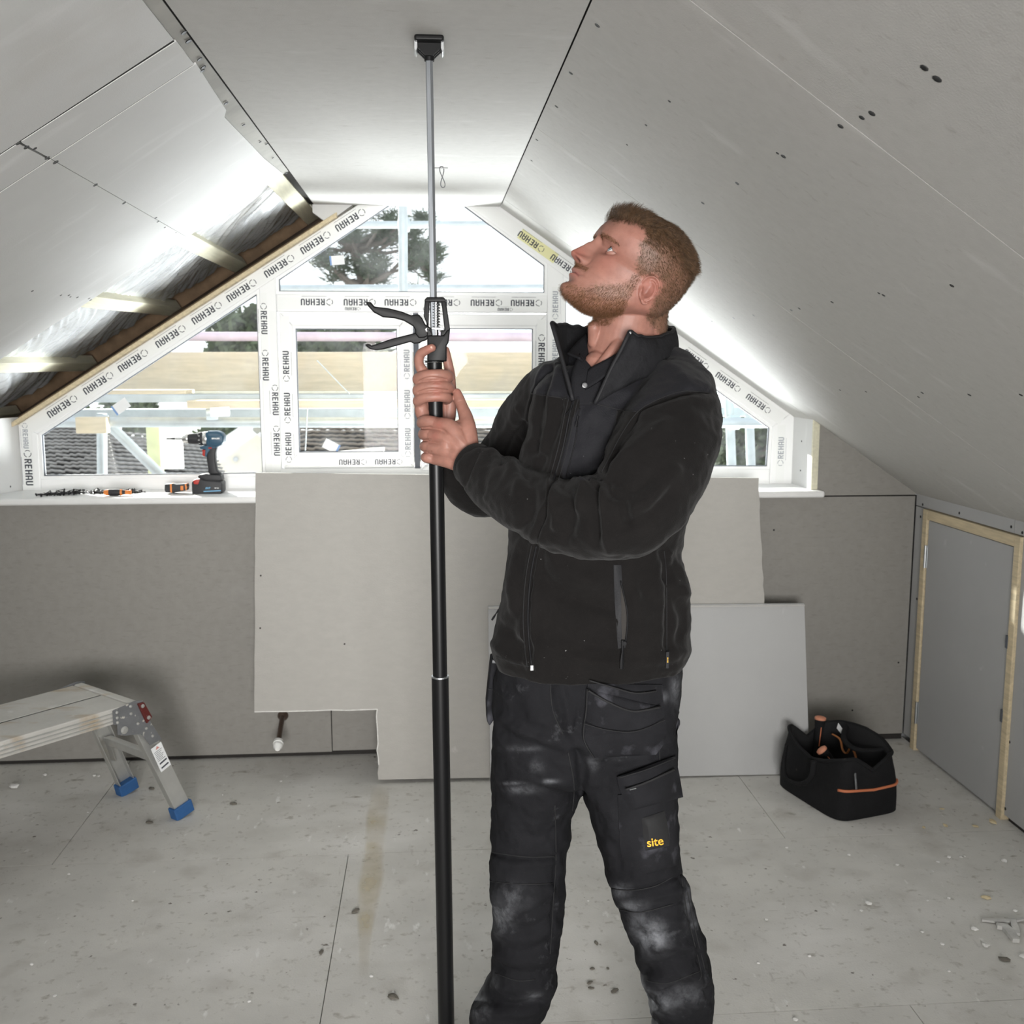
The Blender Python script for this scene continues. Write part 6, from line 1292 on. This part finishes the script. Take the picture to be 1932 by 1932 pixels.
limb(jk, [(1035, 752, 2.08, .066), (1000, 795, 2.16, .067), (965, 850, 2.22, .064), (932, 905, 2.25, .060), (905, 930, 2.24, .055), (872, 905, 2.21, .048), (850, 876, 2.185, .040)], 30)
jkm = remesh(jk, .0036, 7, .5)
S = []
# elbow and forearm folds
S += [([(1128, 900), (1124, 930), (1122, 975), (1128, 1020)], -.010, 8), ([(1140, 905), (1150, 930), (1175, 945), (1185, 985)], -.009, 8), ([(1112, 905), (1100, 925), (1095, 960)], .008, 9), ([(1134, 905), (1137, 940), (1140, 990), (1150, 1035)], .007, 9),
 ([(1060, 915), (1075, 935), (1078, 980), (1070, 1020)], -.006, 9), ([(1040, 910), (1045, 945), (1052, 990)], .005, 9), ([(985, 890), (1000, 905), (1003, 940), (995, 985)], -.006, 9), ([(960, 868), (975, 890), (978, 930)], .005, 9), ([(1085, 905), (1110, 915), (1128, 902)], .006, 7), ([(1125, 893), (1112, 905), (1120, 915)], -.008, 5), ([(1155, 905), (1195, 925), (1225, 900)], -.005, 10), ([(1190, 960), (1230, 940), (1275, 890)], .005, 12), ([(1170, 1000), (1220, 975), (1265, 930)], -.004, 10), ([(1125, 890), (1180, 860), (1250, 800)], .005, 13), ([(1140, 880), (1170, 840), (1200, 790)], -.005, 9), ([(925, 860), (915, 890), (905, 930)], -.004, 7), ([(1015, 900), (1025, 940), (1030, 990)], -.004, 8), ([(905, 853), (888, 880), (876, 918)], -.003, 3), ([(955, 985), (1010, 1008), (1075, 1025)], .003, 8)]
# armhole seam
S += [([(1337, 740), (1290, 738), (1245, 752), (1205, 775), (1175, 815), (1150, 862), (1130, 900)], -.005, 5), ([(1345, 760), (1300, 755), (1255, 768)], .004, 10)]
# torso drapes
S += [([(1040, 700), (1020, 760), (1005, 850)], -.006, 8), ([(1055, 690), (1042, 760), (1028, 850)], .006, 8), ([(1058, 770), (1040, 830), (1018, 880)], -.005, 8), ([(1030, 690), (1010, 740), (998, 790)], .005, 7), ([(1015, 1040), (1030, 1090), (1080, 1130), (1160, 1150)], -.005, 14), ([(1035, 1030), (1060, 1070), (1120, 1100)], .005, 14), ([(975, 1060), (968, 1120), (985, 1200)], .006, 12), ([(1000, 1100), (985, 1150), (960, 1190)], -.004, 10), ([(1250, 1045), (1258, 1080), (1262, 1150), (1258, 1220)], -.006, 8), ([(1262, 1045), (1282, 1080), (1290, 1120)], .006, 9), ([(1268, 1050), (1277, 1075), (1285, 1100)], -.004, 6), ([(1270, 1120), (1290, 1160), (1280, 1210)], -.005, 9), ([(1020, 1215), (1100, 1245), (1200, 1250), (1290, 1228)], .005, 12), ([(1040, 1180), (1100, 1215), (1160, 1222)], -.004, 12), ([(1195, 1080), (1200, 1150), (1215, 1220)], .004, 12), ([(945, 1180), (975, 1215), (1000, 1225)], -.005, 9), ([(930, 1215), (960, 1240), (1000, 1250)], .005, 8), ([(1185, 1060), (1210, 1110), (1240, 1140)], -.003, 12), ([(955, 1050), (965, 1020), (985, 1000)], -.004, 8), ([(1285, 1045), (1272, 1065), (1262, 1090)], -.004, 9)]
# zip line
ZIP = [(1082, 752), (1074, 785), (1062, 845), (1045, 905), (1024, 985), (1012, 1030), (1003, 1075), (998, 1120), (996, 1170), (999, 1220), (1004, 1262)]
S += [(ZIP, -.003, 3), ([(x+9, y) for x, y in ZIP], .0035, 5), ([(x-9, y) for x, y in ZIP], .0030, 5)]
# right sleeve
S += [([(985, 800), (960, 830), (945, 870)], -.006, 8), ([(1000, 830), (975, 860), (960, 895)], .005, 8), ([(975, 770), (955, 815), (930, 850)], .004, 8)]
S = [(p_, a_*1.6, w_*1.05) for p_, a_, w_ in S]
S += [([(1200, 690), (1150, 740), (1110, 780)], .004, 10), ([(1230, 700), (1190, 745), (1150, 775)], -.003, 9), ([(1262, 690), (1290, 710), (1320, 745)], .003, 8)]
sculpt(jkm, S); wrinkle(jkm, .005, 16, 21, (1, 1, 1.3)); wrinkle(jkm, .0016, 60, 31)
# left cuff opening: pull the sleeve end into a mouth
jv, jn = arr(jkm); jx, jy = pj(jv)
yoke = softpoly(jx, jy, [(1000, 742), (1078, 752), (1105, 757), (1165, 772), (1200, 776), (1245, 752), (1300, 738), (1345, 742), (1330, 640), (1060, 640), (1000, 690)], 1.2)
pockp = softpoly(jx, jy, [(1100, 757), (1165, 772), (1160, 800), (1140, 850), (1128, 890), (1112, 905), (1085, 905), (1060, 905), (1058, 870), (1080, 790)], 1.2)
fattr(jkm, 'smoothcloth', np.clip(yoke+pockp, 0, 1)*(jn@FWa < .2))
M_jk = mat('black_fleece', (.0105, .0096, .0094), .95, var=.2, vscale=12, spec=.08, sheen=.05)
N = M_jk.node_tree.nodes; L = M_jk.node_tree.links; b = N['Principled BSDF']; prev = b.inputs['Base Color'].links[0].from_socket
a = N.new('ShaderNodeAttribute'); a.attribute_name = 'smoothcloth'; mx = N.new('ShaderNodeMix'); mx.data_type = 'RGBA'; L.new(a.outputs['Fac'], mx.inputs[0]); L.new(prev, mx.inputs[6]); mx.inputs[7].default_value = (.0135, .0135, .0160, 1)
co = N.new('ShaderNodeTexCoord'); n3 = N.new('ShaderNodeTexNoise'); n3.inputs['Scale'].default_value = 150; n3.inputs['Detail'].default_value = 2; L.new(co.outputs['Object'], n3.inputs[0])
mr3 = N.new('ShaderNodeMapRange'); mr3.inputs[1].default_value = .765; mr3.inputs[2].default_value = .80; mr3.inputs[4].default_value = .6; L.new(n3.outputs[0], mr3.inputs[0])
mx2 = N.new('ShaderNodeMix'); mx2.data_type = 'RGBA'; L.new(mr3.outputs[0], mx2.inputs[0]); L.new(mx.outputs[2], mx2.inputs[6]); mx2.inputs[7].default_value = (.4, .4, .4, 1); L.new(mx2.outputs[2], b.inputs['Base Color'])
rr = N.new('ShaderNodeMapRange'); rr.inputs[3].default_value = .95; rr.inputs[4].default_value = .62; L.new(a.outputs['Fac'], rr.inputs[0]); L.new(rr.outputs[0], b.inputs['Roughness'])
n4 = N.new('ShaderNodeTexNoise'); n4.inputs['Scale'].default_value = 420; n4.inputs['Detail'].default_value = 4; L.new(co.outputs['Object'], n4.inputs[0]); bp4 = N.new('ShaderNodeBump'); bp4.inputs['Strength'].default_value = .55; bp4.inputs['Distance'].default_value = .0015; L.new(n4.outputs[0], bp4.inputs['Height']); L.new(bp4.outputs[0], b.inputs['Normal'])
jkt = obj('fleece_jacket', jkm, M_jk, man, smooth=True)
jb = BVHTree.FromPolygons([tuple(a_) for a_ in jv], [tuple(p.vertices) for p in jkm.polygons])
M_ny = mat('black_nylon_trim', (.018, .018, .020), .6, spec=.2, var=.2, vscale=20, bump=.3, bscale=400); M_zip = mat('black_zip', (.010, .010, .011), .6, spec=.15)
seam(jb, ZIP[:4], jkt, M_zip, .0022, .0010, 'zip'); seam(jb, ZIP[5:], jkt, M_zip, .0022, .0010, 'zip')
for dx in (-9, 9):
    seam(jb, [(x+dx, y) for x, y in ZIP[:4]], jkt, r=.0009); seam(jb, [(x+dx, y) for x, y in ZIP[5:]], jkt, r=.0009)
for pts in [[(1002, 743), (1040, 748), (1068, 752)], [(1104, 757), (1165, 772), (1200, 776)], [(1337, 741), (1290, 738), (1245, 752), (1205, 775), (1175, 815), (1150, 862), (1134, 892)], [(1165, 774), (1158, 810), (1142, 850), (1128, 888)], [(1158, 1065), (1160, 1130), (1166, 1222)], [(1253, 1040), (1257, 1080), (1258, 1150), (1258, 1240)]]:
    seam(jb, pts, jkt, r=.0008)
# hem binding
seam(jb, [(938, 1238), (965, 1250), (1000, 1258)], jkt, r=.0008)
# lower pocket: nylon welt with open slit and hanging pull
patch(jb, [(1158, 1066), (1160, 1140), (1166, 1224)], [(1172, 1066), (1176, 1140), (1180, 1222)], .003, .002, 'pocket_welt', M_ny, jkt, 4, 6)
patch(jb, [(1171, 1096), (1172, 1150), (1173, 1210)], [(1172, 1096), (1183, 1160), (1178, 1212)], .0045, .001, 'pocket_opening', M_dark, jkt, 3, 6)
seam(jb, [(1171, 1096), (1184, 1160), (1180, 1215)], jkt, M_zip, .0016, .0045, 'zip')
def pull(x0, y0, x1, y1, Lx=.0026, nm='zip_pull', off=.008):
    a_ = hitn(jb, x0, y0, off); z_ = (a_-CAM).dot(FW); b_ = CAM+ray(x1, y1)*z_
    return MB().tube([a_, a_*.6+b_*.4, a_*.3+b_*.7, b_], [Lx*1.2, Lx*.7, Lx*1.3, Lx*1.1], 10, squash=.5).build(nm, M_zip, jkt, smooth='auto')
pull(1176, 1208, 1173, 1262, .0042); pull(1091, 785, 1087, 805); pull(1077, 770, 1067, 783); pull(940, 1150, 928, 1170, .003)
z1 = hitn(jb, 1178, 1214, .010); MB().lathe([(.004, -.002), (.005, 0), (.004, .002)], z1, (0, -1, 0), 10).build('zip_slider', M_zip, jkt)
seam(jb, [(1094, 770), (1090, 790), (1086, 830), (1068, 900)], jkt, M_zip, .0012, .001, 'zip')
e0 = hitn(jb, 1003, 1257, .004)
MB().box(tuple(e0+Vector((-.0025, -.002, -.008))), tuple(e0+Vector((.0035, .002, .002)))).build('zip_box', mat('bright_metal', (.8, .8, .8), .3, .8), jkt, bevel=.0008)
tg = hitn(jb, 1259, 1245, .003)
tgo = MB().box(tuple(tg+Vector((-.003, -.002, -.016))), tuple(tg+Vector((.003, .001, .016)))).build('hem_tag', M_ny, jkt, bevel=.0006)
for k in range(3): MB().box(tuple(tg+Vector((-.0012, -.0028, -.002+k*.0036-.002))), tuple(tg+Vector((.0014, -.0021, -.0002+k*.0036-.002)))).build('tag_mark', bpy.data.materials['amber_print'], tgo)
# cuff of the near sleeve: ribbed end ring and shadowed mouth
cc = P(893, 876, 2.017); cdirn = (P(893, 876, 2.017)-P(925, 902, 1.972)).normalized()
MB().lathe([(.041, -.022), (.0445, -.016), (.0445, -.002), (.0425, .003), (.0385, .0035), (.036, -.010)], cc+cdirn*.004, cdirn, 36).build('cuff', M_jk, jkt, smooth='auto')
# ---- stand-up collar: open, outer shell and lining
ST = [((1081, 756, 1.845), (1064, 690, 1.87), (1041, 610, 1.905)), ((1066, 720, 1.90), (1062, 668, 1.935), (1060, 613, 1.955)), ((1078, 690, 1.98), (1084, 655, 2.00), (1088, 617, 2.01)), ((1115, 668, 2.045), (1120, 645, 2.055), (1122, 618, 2.06)),
      ((1180, 660, 2.065), (1185, 640, 2.07), (1188, 620, 2.075)), ((1240, 668, 2.03), (1248, 640, 2.04), (1243, 614, 2.045)), ((1268, 682, 1.975), (1277, 655, 1.985), (1272, 620, 1.985)), ((1262, 692, 1.915), (1268, 665, 1.92), (1258, 630, 1.925)),
      ((1228, 706, 1.865), (1240, 672, 1.865), (1230, 638, 1.87)), ((1180, 728, 1.838), (1203, 680, 1.835), (1207, 635, 1.845)), ((1122, 762, 1.825), (1152, 700, 1.825), (1187, 624, 1.825))]
g = []
for k in range(3): g.append(cat_rom([tuple(P(*s_[k])) for s_ in ST], 8))
nS = len(g[0]); nV = 10; cv = []
for i in range(nS):
    for j in range(nV+1):
        t = j/nV; a_, b_, c_ = (Vector(g[k][i]) for k in range(3)); q = a_*((1-t)*(1-2*t))+b_*(4*t*(1-t))+c_*(t*(2*t-1))
        wv = .003*noise.noise(Vector((i*.22, j*.35, 2)))+(.006*noise.noise(Vector((i*.33, 7, 1)))*(t > .6)*(t-.6)/.4)
        cv.append(q+Vector((0, wv, wv*.6)))
W_ = nV+1; cf_ = [(i*W_+j, (i+1)*W_+j, (i+1)*W_+j+1, i*W_+j+1) for i in range(nS-1) for j in range(nV)]
cm_ = bpy.data.meshes.new('collar'); cm_.from_pydata([tuple(q) for q in cv], [], cf_); cm_.update()
M_col = mat('black_collar_nylon', (.017, .017, .019), .8, spec=.15, var=.3, vscale=40, bump=.7, bscale=120, spots=[((.5, .45, .38), 300, .77, .8)])
co_ = obj('collar', cm_, M_col, jkt, smooth=True); sm_ = co_.modifiers.new('s', 'SOLIDIFY'); sm_.thickness = .006; sm_.offset = 0
for idx, nm in ((0, 'collar_edge'), (nS-1, 'collar_edge')): MB().tube([cv[idx*W_+j] for j in range(W_)], .0038, 10).build(nm, M_ny, jkt, smooth=True)
MB().tube([cv[i*W_+nV] for i in range(nS)], .0036, 10).build('collar_edge', M_ny, jkt, smooth=True)
MB().tube([cv[(nS-1)*W_+nV]+Vector((0, -.003, 0)), cv[(nS-1)*W_+nV]+Vector((.002, -.003, -.003))], .0018, 8).build('zip_stop', M_steel, jkt)
# inner facing strips running from the collar edges down to the zip, closing the V
def strip3(A, B, nm, m, th=.004, par=jkt, n=6):
    a2 = cat_rom([tuple(P(*q)) for q in A], n); b2 = cat_rom([tuple(P(*q)) for q in B], n); vs = []; k = len(a2); nn2 = 6
    for a_, b_ in zip(a2, b2):
        for j in range(nn2+1): vs.append(Vector(a_)*(1-j/nn2)+Vector(b_)*(j/nn2))
    me = bpy.data.meshes.new(nm); me.from_pydata([tuple(q) for q in vs], [], [(i*(nn2+1)+j, (i+1)*(nn2+1)+j, (i+1)*(nn2+1)+j+1, i*(nn2+1)+j+1) for i in range(k-1) for j in range(nn2)])
    o = obj(nm, me, m, par, smooth=True); s_ = o.modifiers.new('s', 'SOLIDIFY'); s_.thickness = th; s_.offset = 0; return o
M_polo = mat('black_polo_cotton', (.014, .014, .016), .85, spec=.1, bump=.4, bscale=500)
# polo shirt: two collar leaves, placket and buttons
polo = strip3([(1094, 668, 1.90), (1082, 695, 1.878), (1078, 722, 1.862), (1080, 765, 1.85)], [(1112, 690, 1.875), (1124, 705, 1.858), (1134, 722, 1.850), (1130, 765, 1.84)], 'polo_shirt', M_polo, .005, man)
strip3([(1070, 668, 1.90), (1085, 650, 1.935), (1107, 630, 1.965)], [(1094, 676, 1.872), (1101, 682, 1.884), (1109, 672, 1.915)], 'polo_collar', M_polo, .004, polo)
strip3([(1110, 699, 1.862), (1122, 690, 1.860), (1150, 676, 1.858), (1180, 655, 1.862)], [(1104, 735, 1.846), (1126, 722, 1.842), (1150, 705, 1.840), (1185, 690, 1.845)], 'polo_collar', M_polo, .004, polo)
MB().lathe([(.001, 0), (.0048, 0), (.0048, .0015), (.003, .0018)], P(1103, 727, 1.8395), (0, -1, .1), 16).build('button', mat('grey_button', (.08, .08, .085), .35), polo)
